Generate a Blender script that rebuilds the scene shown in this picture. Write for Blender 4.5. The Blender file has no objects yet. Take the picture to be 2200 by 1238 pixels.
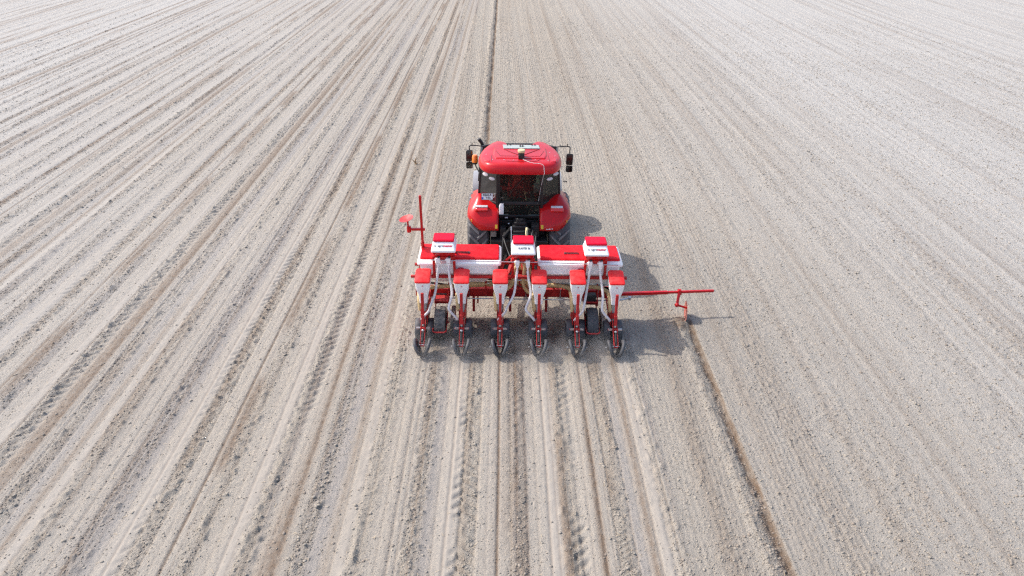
import bpy, math, random
import numpy as np
from mathutils import Vector, Matrix
R = math.radians
random.seed(4); rng = np.random.default_rng(11)
S = bpy.context.scene

# ---------------------------------------------------------------- camera, sky, sun, exposure
cam = bpy.data.objects.new('camera', bpy.data.cameras.new('camera')); S.collection.objects.link(cam); S.camera = cam
cam.data.sensor_width = 36; cam.data.lens = 1650/2200*36; cam.data.clip_end = 5000; cam.data.clip_start = .1
p_, y_, r_ = R(28.2535), R(.79214), R(.89968)
F = Vector((math.sin(y_)*math.cos(p_), math.cos(y_)*math.cos(p_), -math.sin(p_)))
R0 = Vector((math.cos(y_), -math.sin(y_), 0)); U0 = R0.cross(F)
RR = math.cos(r_)*R0+math.sin(r_)*U0; UU = -math.sin(r_)*R0+math.cos(r_)*U0
m = Matrix((RR, UU, -F)).transposed().to_4x4(); m.translation = (-.29977, -11.72083, 7.69667); cam.matrix_world = m

SUN_DIR = Vector((-.86, .29, 1.0)).normalized()
elev = math.asin(SUN_DIR.z); az = math.atan2(SUN_DIR.x, SUN_DIR.y)
W = bpy.data.worlds.new('World'); S.world = W; W.use_nodes = True
nt = W.node_tree; sky = nt.nodes.new('ShaderNodeTexSky'); sky.sky_type = 'NISHITA'; sky.sun_disc = False
sky.sun_elevation = elev; sky.sun_rotation = az; sky.dust_density = 3.0; sky.air_density = 1.0
nt.links.new(sky.outputs[0], nt.nodes['Background'].inputs[0]); nt.nodes['Background'].inputs[1].default_value = .15
sun = bpy.data.objects.new('sun', bpy.data.lights.new('sun', 'SUN')); S.collection.objects.link(sun)
sun.data.energy = 2.0; sun.data.angle = R(.5); sun.data.color = (1, .96, .9)
sun.rotation_euler = SUN_DIR.to_track_quat('Z', 'Y').to_euler()
S.view_settings.view_transform = 'Standard'; S.view_settings.look = 'None'; S.view_settings.gamma = 1
S.view_settings.exposure = .85
S.render.engine = 'CYCLES'; S.cycles.use_denoising = False; S.cycles.pixel_filter_type = 'BLACKMAN_HARRIS'; S.cycles.filter_width = 1.3
S.cycles.use_adaptive_sampling = False; S.cycles.sample_clamp_indirect = 4

# ---------------------------------------------------------------- materials
def nmat(name):
    M = bpy.data.materials.new(name); M.use_nodes = True
    return M, M.node_tree, M.node_tree.nodes['Principled BSDF']
DUST = (.50, .43, .36, 1)
def paint(name, col, rough=.35, metal=0, coat=0., dust=.25, scale=14, bump=0., var=.12, sss=0, spec=.5):
    M, t, b = nmat(name); N = t.nodes; L = t.links
    tc = N.new('ShaderNodeTexCoord'); n1 = N.new('ShaderNodeTexNoise'); n1.inputs['Scale'].default_value = scale
    n1.inputs['Detail'].default_value = 8; n1.inputs['Roughness'].default_value = .65
    oi = N.new('ShaderNodeObjectInfo'); mo_ = N.new('ShaderNodeVectorMath'); mo_.operation = 'MULTIPLY_ADD'; mo_.inputs[0].default_value = (7, 5, 9); L.new(oi.outputs['Random'], mo_.inputs[1]); L.new(tc.outputs['Object'], mo_.inputs[2])
    L.new(mo_.outputs[0], n1.inputs['Vector'])
    n2 = N.new('ShaderNodeTexNoise'); n2.inputs['Scale'].default_value = scale*.22; n2.inputs['Detail'].default_value = 5
    L.new(mo_.outputs[0], n2.inputs['Vector'])
    # colour variation
    hv = N.new('ShaderNodeHueSaturation'); hv.inputs['Color'].default_value = (*col, 1)
    mr = N.new('ShaderNodeMapRange'); mr.inputs[1].default_value = .3; mr.inputs[2].default_value = .7
    mr.inputs[3].default_value = 1-var; mr.inputs[4].default_value = 1+var
    L.new(n2.outputs[0], mr.inputs[0]); L.new(mr.outputs[0], hv.inputs['Value'])
    # dust on upward faces
    geo = N.new('ShaderNodeNewGeometry'); sx = N.new('ShaderNodeSeparateXYZ'); L.new(geo.outputs['Normal'], sx.inputs[0])
    up = N.new('ShaderNodeMapRange'); up.inputs[1].default_value = -.3; up.inputs[2].default_value = 1; up.inputs[3].default_value = .35; up.inputs[4].default_value = 1
    L.new(sx.outputs['Z'], up.inputs[0])
    dm = N.new('ShaderNodeMapRange'); dm.inputs[1].default_value = .36; dm.inputs[2].default_value = .68
    dm.inputs[3].default_value = dust*.35; dm.inputs[4].default_value = min(1, dust*1.6)
    L.new(n1.outputs[0], dm.inputs[0])
    mu = N.new('ShaderNodeMath'); mu.operation = 'MULTIPLY'; L.new(dm.outputs[0], mu.inputs[0]); L.new(up.outputs[0], mu.inputs[1])
    mx = N.new('ShaderNodeMix'); mx.data_type = 'RGBA'; L.new(mu.outputs[0], mx.inputs[0]); L.new(hv.outputs[0], mx.inputs[6]); mx.inputs[7].default_value = DUST
    L.new(mx.outputs[2], b.inputs['Base Color'])
    ra = N.new('ShaderNodeMapRange'); ra.inputs[3].default_value = rough; ra.inputs[4].default_value = min(1, rough+.5); L.new(mu.outputs[0], ra.inputs[0])
    L.new(ra.outputs[0], b.inputs['Roughness'])
    b.inputs['Metallic'].default_value = metal; b.inputs['Coat Weight'].default_value = coat; b.inputs['Coat Roughness'].default_value = .12
    b.inputs['Specular IOR Level'].default_value = spec
    if sss:
        tr = N.new('ShaderNodeBsdfTranslucent'); L.new(mx.outputs[2], tr.inputs[0]); ms = N.new('ShaderNodeMixShader'); ms.inputs[0].default_value = sss
        L.new(b.outputs[0], ms.inputs[1]); L.new(tr.outputs[0], ms.inputs[2]); L.new(ms.outputs[0], N['Material Output'].inputs[0])
    if 0: b.inputs['Subsurface Weight'].default_value = sss; b.inputs['Subsurface Radius'].default_value = (1, .9, .9); b.inputs['Subsurface Scale'].default_value = .16
    if bump:
        bp = N.new('ShaderNodeBump'); bp.inputs['Strength'].default_value = bump; bp.inputs['Distance'].default_value = .01
        L.new(n1.outputs[0], bp.inputs['Height']); L.new(bp.outputs[0], b.inputs['Normal'])
    return M
red = paint('red_paint', (.50, .001, .004), .3, coat=.3, dust=.010, scale=9, spec=.3)
redroof = paint('red_roof_paint', (.52, .002, .010), .3, coat=.22, dust=.028, scale=5, var=.12, spec=.25)
redframe = paint('red_frame_paint', (.46, .004, .008), .5, dust=.10, scale=22, spec=.25)
redlid = paint('red_plastic_lid', (.74, .002, .012), .5, dust=.03, scale=9, bump=.1, spec=.12, var=.22)
redbox = paint('crimson_box_lid', (.66, .001, .028), .5, dust=.012, scale=18, bump=.1, spec=.12)
reddust = paint('dusty_red_lid', (.86, .006, .012), .55, dust=.09, scale=12, bump=.15, spec=.2, var=.2)
white = paint('white_plastic', (.90, .89, .89), .35, dust=.05, scale=12, var=.03)
cream = paint('dusty_white_plastic', (.90, .875, .87), .4, dust=.08, scale=16, var=.04)
tube_w = paint('milky_hose', (.72, .68, .68), .35, dust=.15, scale=30)
beige = paint('beige_hose', (.62, .44, .20), .5, dust=.2, scale=30)
black = paint('black_paint', (.012, .012, .014), .45, dust=.03, scale=25)
plastic = paint('dark_plastic', (.022, .023, .025), .5, dust=.04, scale=20)
rubber = paint('tyre_rubber', (.050, .054, .066), .7, dust=.18, scale=30, bump=.3)
rubber2 = paint('press_wheel_rubber', (.040, .045, .056), .6, dust=.10, scale=30, bump=.15)
muddy = paint('muddy_rubber', (.025, .03, .038), .6, dust=.42, scale=11, bump=.4)
greyf = paint('grey_fender_plastic', (.30, .31, .33), .35, dust=.10, scale=8)
steel = paint('worn_steel', (.55, .55, .56), .35, metal=.8, dust=.15, scale=30)
alu = paint('pale_metal', (.62, .63, .64), .35, metal=.3, dust=.1, scale=20)
hatchm = paint('grey_green_hatch', (.36, .42, .40), .35, dust=.2, scale=8)
orange = paint('orange_lens', (.95, .22, .01), .15, dust=.03); orange.node_tree.nodes['Principled BSDF'].inputs['Coat Weight'].default_value = .8
lamp_w = paint('lamp_lens', (.62, .58, .60), .12, coat=1, dust=.05)
lamp_r = paint('red_lens', (.75, .01, .01), .15, coat=1, dust=.02)
yellow = paint('yellow_plastic', (.85, .55, .04), .45, dust=.05)
cream2 = paint('cream_plastic', (.78, .64, .34), .4, dust=.1)
platew = paint('plate_white', (.8, .8, .8), .3, dust=.03)
blue = paint('blue_print', (.02, .08, .5), .4, dust=.02)
ink = paint('black_print', (.02, .02, .025), .5, dust=0)
inkg = paint('grey_print', (.10, .10, .11), .5, dust=0)
inkr = paint('red_print', (.6, .01, .04), .5, dust=0)
inkw = paint('white_print', (.8, .8, .8), .5, dust=0)
teal = paint('teal_plastic', (.02, .30, .30), .5, dust=.05)
seatred = paint('red_seat_cloth', (.80, .015, .02), .8, dust=.02)
mirrorm, t_, b_ = nmat('mirror_glass'); b_.inputs['Base Color'].default_value = (.10, .11, .115, 1); b_.inputs['Metallic'].default_value = 1; b_.inputs['Roughness'].default_value = .08
def glassm(name, tint, rough=.03):
    M, t, b = nmat(name); N = t.nodes; L = t.links
    tr = N.new('ShaderNodeBsdfTransparent'); tr.inputs[0].default_value = (*tint, 1)
    gl = N.new('ShaderNodeBsdfGlossy'); gl.inputs['Roughness'].default_value = rough
    df = N.new('ShaderNodeBsdfDiffuse'); df.inputs[0].default_value = DUST
    fr = N.new('ShaderNodeFresnel'); fr.inputs[0].default_value = 1.45
    mx = N.new('ShaderNodeMixShader'); L.new(fr.outputs[0], mx.inputs[0]); L.new(tr.outputs[0], mx.inputs[1]); L.new(gl.outputs[0], mx.inputs[2])
    m2 = N.new('ShaderNodeMixShader'); m2.inputs[0].default_value = .035; L.new(mx.outputs[0], m2.inputs[1]); L.new(df.outputs[0], m2.inputs[2])
    L.new(m2.outputs[0], N['Material Output'].inputs[0]); return M
glass = glassm('tinted_glass', (.50, .55, .52))

# ---------------------------------------------------------------- mesh helpers
class MB:
    def __init__(s): s.v = []; s.f = []
    def add(s, vs, fs, M=None):
        o = len(s.v)
        for v in vs: v = Vector(v); s.v.append(M @ v if M else v)
        s.f += [[i+o for i in f] for f in fs]; return s
    def box(s, c, d, rx=0, ry=0, rz=0, tx=1, ty=1):
        x, y, z = d[0]/2, d[1]/2, d[2]/2
        from mathutils import Euler
        M = Matrix.Translation(c) @ Euler((rx, ry, rz)).to_matrix().to_4x4()
        vs = [(-x,-y,-z),(x,-y,-z),(x,y,-z),(-x,y,-z),(-x*tx,-y*ty,z),(x*tx,-y*ty,z),(x*tx,y*ty,z),(-x*tx,y*ty,z)]
        return s.add(vs, [(0,3,2,1),(4,5,6,7),(0,1,5,4),(1,2,6,5),(2,3,7,6),(3,0,4,7)], M)
    def bb(s, x0, x1, y0, y1, z0, z1): return s.box(((x0+x1)/2,(y0+y1)/2,(z0+z1)/2),(x1-x0,y1-y0,z1-z0))
    def beam(s, a, b, w, h, up=(0,0,1)):
        a, b = Vector(a), Vector(b); d = (b-a); l = d.length; d.normalize(); u = Vector(up)
        if abs(d.dot(u)) > .98: u = Vector((0,1,0))
        sd = d.cross(u).normalized(); u = sd.cross(d)
        M = Matrix((sd, d, u)).transposed().to_4x4(); M.translation = (a+b)/2
        x, y, z = w/2, l/2, h/2
        return s.add([(-x,-y,-z),(x,-y,-z),(x,y,-z),(-x,y,-z),(-x,-y,z),(x,-y,z),(x,y,z),(-x,y,z)],
                     [(0,3,2,1),(4,5,6,7),(0,1,5,4),(1,2,6,5),(2,3,7,6),(3,0,4,7)], M)
    def rings(s, rs, cap=True, closed=False):
        o = len(s.v); n = len(rs[0])
        for r in rs: s.v += [Vector(p) for p in r]
        k = len(rs)
        for i in range(k if closed else k-1):
            a = o+i*n; b = o+((i+1) % k)*n
            for j in range(n): s.f.append([a+j, a+(j+1) % n, b+(j+1) % n, b+j])
        if cap and not closed: s.f.append([o+j for j in range(n)][::-1]); s.f.append([o+(k-1)*n+j for j in range(n)])
        return s
    def tube(s, pts, r, n=10, cap=True, wave=0):
        pts = [Vector(p) for p in pts]; rs = []; prev = None
        for i, p in enumerate(pts):
            d = (pts[min(i+1, len(pts)-1)]-pts[max(i-1, 0)]).normalized()
            if prev is None: u = d.orthogonal().normalized()
            else: u = (prev-d*prev.dot(d)).normalized()
            prev = u; w = d.cross(u); rr = (r[i] if isinstance(r, (list, tuple)) else r)*(1+wave*(i % 2))
            rs.append([p+u*math.cos(a)*rr+w*math.sin(a)*rr for a in [2*math.pi*j/n for j in range(n)]])
        return s.rings(rs, cap)
    def cyl(s, a, b, r, n=16): return s.tube([a, b], r, n)
    def lathe(s, prof, c, axis='X', n=32, tilt=None):
        # closed profile (axial, radius)
        rs = []
        for j in range(n):
            a = 2*math.pi*j/n; ring = []
            for (x, r) in prof:
                v = Vector((x, math.cos(a)*r, math.sin(a)*r)) if axis == 'X' else Vector((math.cos(a)*r, math.sin(a)*r, x))
                if tilt: v = tilt @ v
                ring.append(v+Vector(c))
            rs.append(ring)
        return s.rings(rs, False, True)
    def sphere(s, c, r, n=10):
        rs = []
        for i in range(1, n): 
            a = math.pi*i/n; rs.append([(c[0]+r*math.sin(a)*math.cos(b), c[1]+r*math.sin(a)*math.sin(b), c[2]+r*math.cos(a)) for b in [2*math.pi*j/(2*n) for j in range(2*n)]])
        return s.rings(rs)
    def prism(s, pts, y0, y1, axis='Y'):
        f = (lambda p, t: (p[0], t, p[1])) if axis == 'Y' else ((lambda p, t: (t, p[0], p[1])) if axis == 'X' else (lambda p, t: (p[0], p[1], t)))
        return s.rings([[f(p, y0) for p in pts], [f(p, y1) for p in pts]])
def spline(pts, n=8):
    pts = [Vector(p) for p in pts]; out = []
    for i in range(len(pts)-1):
        p0, p1, p2, p3 = pts[max(i-1, 0)], pts[i], pts[i+1], pts[min(i+2, len(pts)-1)]
        for k in range(n):
            t = k/n; out.append(.5*((2*p1)+(p2-p0)*t+(2*p0-5*p1+4*p2-p3)*t*t+(3*p1-p0-3*p2+p3)*t**3))
    return out+[pts[-1]]
def rrect(x0, x1, y0, y1, z, r=.03, n=4, zf=None):
    out = []
    for (cx, cy, a0) in ((x1-r, y1-r, 0), (x0+r, y1-r, 90), (x0+r, y0+r, 180), (x1-r, y0+r, 270)):
        for k in range(n+1):
            a = R(a0+90*k/n); x = cx+r*math.cos(a); y = cy+r*math.sin(a); out.append((x, y, zf(x, y) if zf else z))
    return out
def pieces(mb, gap=.012):
    """split a mesh into the groups of shells that touch one another"""
    n = len(mb.v); par = list(range(n))
    def fd(a):
        while par[a] != a: par[a] = par[par[a]]; a = par[a]
        return a
    for f in mb.f:
        for i in f[1:]: par[fd(i)] = fd(f[0])
    comp = {}
    for i in range(n): comp.setdefault(fd(i), []).append(i)
    bx = []
    for k, ids in comp.items():
        P = [mb.v[i] for i in ids]; bx.append([k, [min(p[a] for p in P) for a in range(3)], [max(p[a] for p in P) for a in range(3)]])
    grp = list(range(len(bx)))
    def gf(a):
        while grp[a] != a: a = grp[a]
        return a
    for i in range(len(bx)):
        for j in range(i):
            if all(bx[i][1][a]-gap < bx[j][2][a] and bx[j][1][a]-gap < bx[i][2][a] for a in range(3)): grp[gf(i)] = gf(j)
    outm = {}
    cg = {bx[i][0]: gf(i) for i in range(len(bx))}
    for f in mb.f: outm.setdefault(cg[fd(f[0])], []).append(f)
    res = []
    for g, fs in outm.items():
        mp = {}; m_ = MB()
        for f in fs:
            nf = []
            for i in f:
                if i not in mp: mp[i] = len(m_.v); m_.v.append(mb.v[i])
                nf.append(mp[i])
            m_.f.append(nf)
        res.append(m_)
    return res
def obj(name, mb, mat, parent=None, loc=None, bevel=0, smooth=40, solid=0, split=False):
    if split:
        L_ = [obj(name, m_, mat, parent, loc, bevel, smooth, solid) for m_ in pieces(mb)]
        return L_[0]
    me = bpy.data.meshes.new(name); me.from_pydata([tuple(v) for v in mb.v], [], mb.f)
    import bmesh
    bm = bmesh.new(); bm.from_mesh(me); bmesh.ops.recalc_face_normals(bm, faces=bm.faces); bm.to_mesh(me); bm.free()
    for p in me.polygons: p.use_smooth = True
    me.set_sharp_from_angle(angle=R(smooth))
    me.materials.append(mat); o = bpy.data.objects.new(name, me); S.collection.objects.link(o)
    if parent is not None:
        o.parent = parent
        o.location = loc if loc is not None else -Vector(parent.get('off', (0, 0, 0)))
        if loc is None: pass
    elif loc is not None: o.location = loc
    if solid:
        md = o.modifiers.new('solid', 'SOLIDIFY'); md.thickness = solid; md.offset = -1
    if bevel:
        md = o.modifiers.new('bevel', 'BEVEL'); md.width = bevel; md.segments = 2; md.limit_method = 'ANGLE'; md.angle_limit = R(35); md.harden_normals = False
    return o
def thing(name, loc, label, cat, group=None):
    o = bpy.data.objects.new(name, None); S.collection.objects.link(o); o.location = loc; o['off'] = loc
    o['label'] = label; o['category'] = cat
    if group: o['group'] = group
    return o
def text(name, s, size, loc, rot, mat, parent, sx=1, bold=0, align='CENTER'):
    c = bpy.data.curves.new(name, 'FONT'); c.body = s; c.size = size; c.align_x = align; c.align_y = 'CENTER'; c.extrude = .0012; c.offset = bold
    tmp = bpy.data.objects.new(name, c); S.collection.objects.link(tmp)
    dg = bpy.context.evaluated_depsgraph_get(); dg.update()
    me = bpy.data.meshes.new_from_object(tmp.evaluated_get(dg)); bpy.data.objects.remove(tmp)
    me.materials.clear(); me.materials.append(mat)
    o = bpy.data.objects.new(name, me); S.collection.objects.link(o); o.parent = parent
    off = Vector(parent.get('off', (0, 0, 0))); o.location = Vector(loc)-off; o.rotation_euler = rot; o.scale = (sx, 1, 1)
    return o
def copy_tree(o, parent=None):
    c = o.copy(); S.collection.objects.link(c); c.parent = parent
    for ch in list(o.children): copy_tree(ch, c)
    return c

# ---------------------------------------------------------------- the field (one sheet to the horizon)
def lattice(fx, fy, seed):
    """smooth value noise at coordinates fx, fy (already scaled)"""
    g = np.random.default_rng(seed).random((512, 512)).astype(np.float32)
    ix = np.floor(fx).astype(np.int64); iy = np.floor(fy).astype(np.int64)
    tx = (fx-ix).astype(np.float32); ty = (fy-iy).astype(np.float32); tx = tx*tx*(3-2*tx); ty = ty*ty*(3-2*ty)
    a = g[ix & 511, iy & 511]; b = g[(ix+1) & 511, iy & 511]; c = g[ix & 511, (iy+1) & 511]; d = g[(ix+1) & 511, (iy+1) & 511]
    return (a*(1-tx)+b*tx)*(1-ty)+(c*(1-tx)+d*tx)*ty-.5
def G(u, s): return np.exp(-(u/s)**2)
def sstep(a, b, x): t = np.clip((x-a)/(b-a), 0, 1); return t*t*(3-2*t)
ROW0 = -.06; ROWS = [ROW0-1.75+.7*i for i in range(6)]
def field(X, Y):
    """height (m), damp (0-1), dusty smooth (0-1), clod density (0-1)"""
    h = .012*lattice(X*.8, Y*.25, 1)+.03*lattice(X*.12, Y*.06, 2)
    wob = .014*lattice(X*0+3.3, Y*.35, 3)
    x = X+wob
    # worked ground: everything left of -2.13, and behind the machine to +2.05
    wk = np.where(Y < .9, sstep(2.25, 2.0, x), 0)
    wk = np.maximum(wk, sstep(-2.05, -2.2, x))
    # pass index and coordinate inside the pass
    k = np.floor((x+2.14)/4.2); xp = x+2.14-4.2*k-2.14           # -2.14..2.06
    kk = k.astype(int)
    pr = (xp-ROW0+1.75+.35)/.7; ri = np.floor(pr); u = (pr-ri-.5)*.7  # offset from the row centre
    rid = ri+kk*6
    ph = lattice(rid*7.31+.5, Y*.18, 5)                           # slow variation per row
    amp = .85+.9*lattice(rid*3.7+.5, Y*.09, 6)
    row = -.016*G(u-.075, .020)-.009*G(u+.080, .020)-.006*G(np.abs(u)-.15, .05)+.004*lattice(X*14, Y*9, 50)
    mid = sstep(.19, .27, np.abs(u))
    row = row*amp+mid*(.006+.014*ph)
    row = row-.014*G(xp+.345, .018)
    side = lattice(rid*5.1+.5, Y*.12, 7)
    row = row-(.016+.024*side)*G(u-.24-.05*side, .035)*(side > -.25)
    # tyre tracks with lug prints, partly wiped by the rows
    tr = np.zeros_like(h); lug = np.zeros_like(h)
    for c, w, pitch, d in ((-.86, .46, .20, .032), (.88, .46, .20, .032), (-1.46, .2, .10, .016), (1.37, .2, .10, .016)):
        dx = xp-c; ins = sstep(w/2+.03, w/2-.02, np.abs(dx))
        s = (Y/pitch+np.abs(dx)*(.75/pitch if w > .3 else .4/pitch)+(dx > 0)*.5+lattice(Y*1.3, k*9.7+c*5, 8)*.25) % 1.0
        lg = sstep(.10, .26, s)*sstep(.72, .5, s)
        pres = sstep(-.25, .15, .7*lattice(Y*.35, k*3.3+c*11, 9)+.5*lattice(Y*2.1, k*2.3+c*7, 95)+.35*lattice(X*9, Y*5, 96))     # comes and goes along the track
        keep = sstep(.10, .20, np.abs(u))
        tr = tr-ins*keep*(.012+d*lg*pres)
        lug = np.maximum(lug, ins*keep*lg*pres)
    fine = lattice((xp+kk*4.2)*17, Y*.10, 70); fine2 = lattice((xp+kk*4.2)*9+5, Y*.05, 71)
    haze_fade = np.where(k < -.5, .72*.86**np.clip(-k-1, 0, 20), 1.0)  # each earlier pass is flatter and less damp, imitating contrast lost to haze
    rough = lattice(X*16, Y*14, 10)*.012+lattice(X*34, Y*30, 11)*.007
    r2 = np.maximum(lattice(X*11, Y*10, 12)-.17, 0)*.11
    dens = mid*(1-.6*lug)*sstep(-.3, .3, lattice(rid*2.9+.5+u*3, Y*.5, 13))*.8+.12
    # older marker furrow crushed under the left wheel: rough clod line
    cl = G(xp+.80, .07)*sstep(-.35, .1, lattice(Y*.8, k*5.5, 14))
    cl2 = G(xp+.04, .05)*sstep(-.1, .3, lattice(Y*.6, k*2.5, 15))
    older = (k < -.5)
    dens = dens+cl*.9*older+cl2*.8+.25*G(xp+1.56, .06)+.3*G(xp-1.26, .05)
    ln = np.zeros_like(h)
    for q_, uu in enumerate((-.30, -.22, .185, .26, .335)):
        ln = ln+G(u-uu-.02*lattice(rid*3.3+q_, Y*.05, 81), .014)*sstep(-.15, .2, lattice(rid*4.7+q_*9.1, Y*.11, 80+q_))
    hw = row*haze_fade+tr*haze_fade-.011*ln*haze_fade+mid*(.008*fine+.008*fine2)*haze_fade+rough*(.5+.5*haze_fade)*(.45+.9*mid)+r2*(.15+mid)-.02*cl*older*sstep(-.1, .3, lattice(X*9, Y*7, 16))+.012*cl2
    hw = hw-.014*(sstep(-.14, .10, xp+1.30)-sstep(.14, .40, xp+1.30))*haze_fade-.013*(sstep(-.12, .09, xp-1.53)-sstep(.12, .3, xp-1.53))*haze_fade
    # damp streaks
    dmp = sstep(.08, .42, lattice((xp+kk*4.2)*3.1, Y*.10, 17)+.35*lattice(X*7, Y*1.2, 18))*.8*mid
    dmp = dmp*.7+.3*ln+.35*sstep(.15, .4, fine)*(.3+mid)+.2*sstep(.15, .4, fine2)*mid
    dmp = dmp+.30*G(u-.075, .018)+.14*G(u+.08, .018)
    dmp = dmp+.85*G(xp+.22, .10)*sstep(-.2, .15, lattice(Y*.5, k*7.7, 19))+.9*G(xp-1.04, .05)*sstep(-.4, .1, lattice(Y*.22, k*3.1, 20))
    dmp = dmp+.75*G(xp-1.69, .05)*sstep(-.5, .1, lattice(Y*.2, k*4.1, 21))+.8*G(xp-.95, .13)*sstep(-.3, .2, lattice(Y*.15, k*8.2, 22))*(k < -.5)
    dmp = dmp+.7*cl*older+.12*lug*mid
    grey = sstep(0, .35, lattice((xp+kk*4.2)*4.2+30, Y*.07, 23)+.4*fine)*(.25+.75*mid)+.95*G(xp+1.30, .11)*sstep(-.5, -.1, lattice(Y*.13, k*6.1, 90))+.9*G(xp-1.53, .09)*sstep(-.5, -.1, lattice(Y*.13, k*7.1, 91))
    # unworked harrowed ground
    xr = X+.9*lattice(Y*.035+.5, X*.02+4, 24)
    tine = np.sin(xr*2*math.pi/.085)*.0035*(.8+lattice(xr*.6, Y*.25, 25)*1.2)
    cross = np.sin(xr*2*math.pi/.62+2*lattice(xr*.4, Y*.05, 40))*.003
    band = lattice(xr*1.15, Y*.035, 26)
    trk = G((xr % .93)-.46, .085)*sstep(.02, .2, lattice(Y*.07, np.floor(xr/.93)*3.7, 27))+.8*G(((xr+.3) % 1.55)-.7, .045)*sstep(.05, .25, lattice(Y*.09, np.floor((xr+.3)/1.55)*5.7, 47))
    hu = tine*(1-.6*np.clip(trk, 0, 1))+cross-.006*trk+.005*G((xr % .93)-.58, .04)+.008*band+.007*lattice(xr*9, Y*.06, 73)+.009*lattice(xr*3.2, Y*.05, 76)
    hu = hu+lattice(X*24, Y*20, 28)*.008+lattice(X*45, Y*40, 29)*.005
    cw = .8*sstep(.02, .4, .8*lattice(xr*2.6, Y*.09, 30)+.35*lattice(xr*6, Y*.3, 31)+.2*lattice(X*1.2, Y*1.1, 72))
    hu = hu+np.maximum(lattice(X*17, Y*15, 32)-.12, 0)*.07*(.35+cw)
    du = .22+.5*cw
    dampu = .08*cw+.08*sstep(.1, .4, band)+.22*sstep(.05, .4, lattice(xr*9, Y*.06, 73))+.16*sstep(.05, .4, lattice(xr*3.2, Y*.05, 76))
    hw = hw-.004*wk+.006*lattice(X*21, Y*19, 51)*wk
    h = h+wk*hw+(1-wk)*hu
    dmp = dmp+.85*G(xp+.345, .020)
    damp = wk*np.clip(dmp, 0, 1)*(.55+.45*haze_fade)+(1-wk)*dampu
    dens = wk*dens+(1-wk)*du
    smx = .7*G(xp+1.02, .10)+.7*G(xp-.42, .10)+.6*G(xp-1.88, .09)
    smooth = wk*smx+(1-wk)*np.clip(trk, 0, 1)*.26+wk*(1-mid)*.40
    greyc = wk*grey
    # freshly stirred soil under the machine
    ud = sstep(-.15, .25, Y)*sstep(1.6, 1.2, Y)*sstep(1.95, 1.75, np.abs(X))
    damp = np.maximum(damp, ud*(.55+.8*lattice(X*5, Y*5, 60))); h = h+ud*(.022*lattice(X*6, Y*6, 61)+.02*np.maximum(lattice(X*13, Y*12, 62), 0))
    mo = np.exp(-((X+.78)/.22)**2-((Y-1.12)/.16)**2)+.7*np.exp(-((X-.05)/.12)**2-((Y-1.15)/.1)**2)+.6*np.exp(-((X-.62)/.13)**2-((Y-1.05)/.14)**2)
    h = h+mo*(.05+.05*lattice(X*11, Y*11, 63)); damp = damp*(1-.6*np.clip(mo, 0, 1)); dens = dens+ud*.25+mo*.6
    md_ = np.exp(-((X-3.19)/.17)**2-((Y-1.15)/.24)**2); h = h+md_*(.06+.05*lattice(X*12, Y*12, 75)); damp = np.maximum(damp, np.clip(md_*1.4, 0, .9)); dens = dens+md_
    # marker furrows: the open one right of the machine, and the one the tractor follows
    for (fx, ya, yb) in ((3.385, -400, 1.32), (-.83, 5.0, 400)):
        e = .05*lattice(Y*.55, Y*0+fx, 33)+.03*lattice(Y*2.4, Y*0+fx, 34)+.015*lattice(Y*8, Y*0+fx, 37)
        ux = X-fx-e*.6
        on = sstep(ya-.3, ya+.05, Y)*sstep(yb+.12, yb-.05, Y)
        nz = .75+.9*lattice(Y*1.7, Y*0+fx, 35)
        # steep cut on the right side, thrown soil on the left
        cut = np.where(ux > 0, sstep(.045, .015, ux), sstep(-.15, -.01, ux))
        h = h-on*.080*cut*nz+on*.030*G(ux+.24, .08)*(.6+1.4*lattice(X*10, Y*9, 36)+.5)+on*cut*lattice(X*15, Y*13, 38)*.045
        damp = np.maximum(damp*(1-on*cut), on*np.clip(sstep(-.17, -.03, ux+.10*lattice(X*7, Y*6, 74))*sstep(.06, .03, ux)*(.95+.7*lattice(X*6, Y*3, 39))+.22*G(ux+.20, .08), 0, 1))
        dens = dens+on*(.9*G(ux+.10, .08)+.7*G(ux+.27, .09))
    # soil sinks under wheels
    return h.astype(np.float32), np.clip(damp, 0, 1).astype(np.float32), np.clip(smooth, 0, 1).astype(np.float32), np.clip(greyc, 0, 1).astype(np.float32), np.clip(dens, 0, 1).astype(np.float32)
xs = np.concatenate([[-1500, -700, -300, -140, -80, -60], np.arange(-48, -20, .062), np.arange(-20, -8, .036), np.arange(-8, 4.6, .0185), np.arange(4.6, 14, .035), np.arange(14, 46, .085), [60, 80, 140, 300, 700, 1500]])
ys = np.concatenate([[-600, -200, -60, -20, -10], np.arange(-6.2, 8, .026), np.arange(8, 24, .055), np.arange(24, 56, .13), np.arange(56, 90, 1.5), [110, 150, 220, 400, 900, 2500]])
XX, YY = np.meshgrid(xs, ys); nx, ny = len(xs), len(ys)
H, DA, SM, GR, DE = field(XX.astype(np.float64), YY.astype(np.float64))
fl = (np.abs(XX) > 50) | (YY > 56) | (YY < -7); H[fl] *= .3
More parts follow.
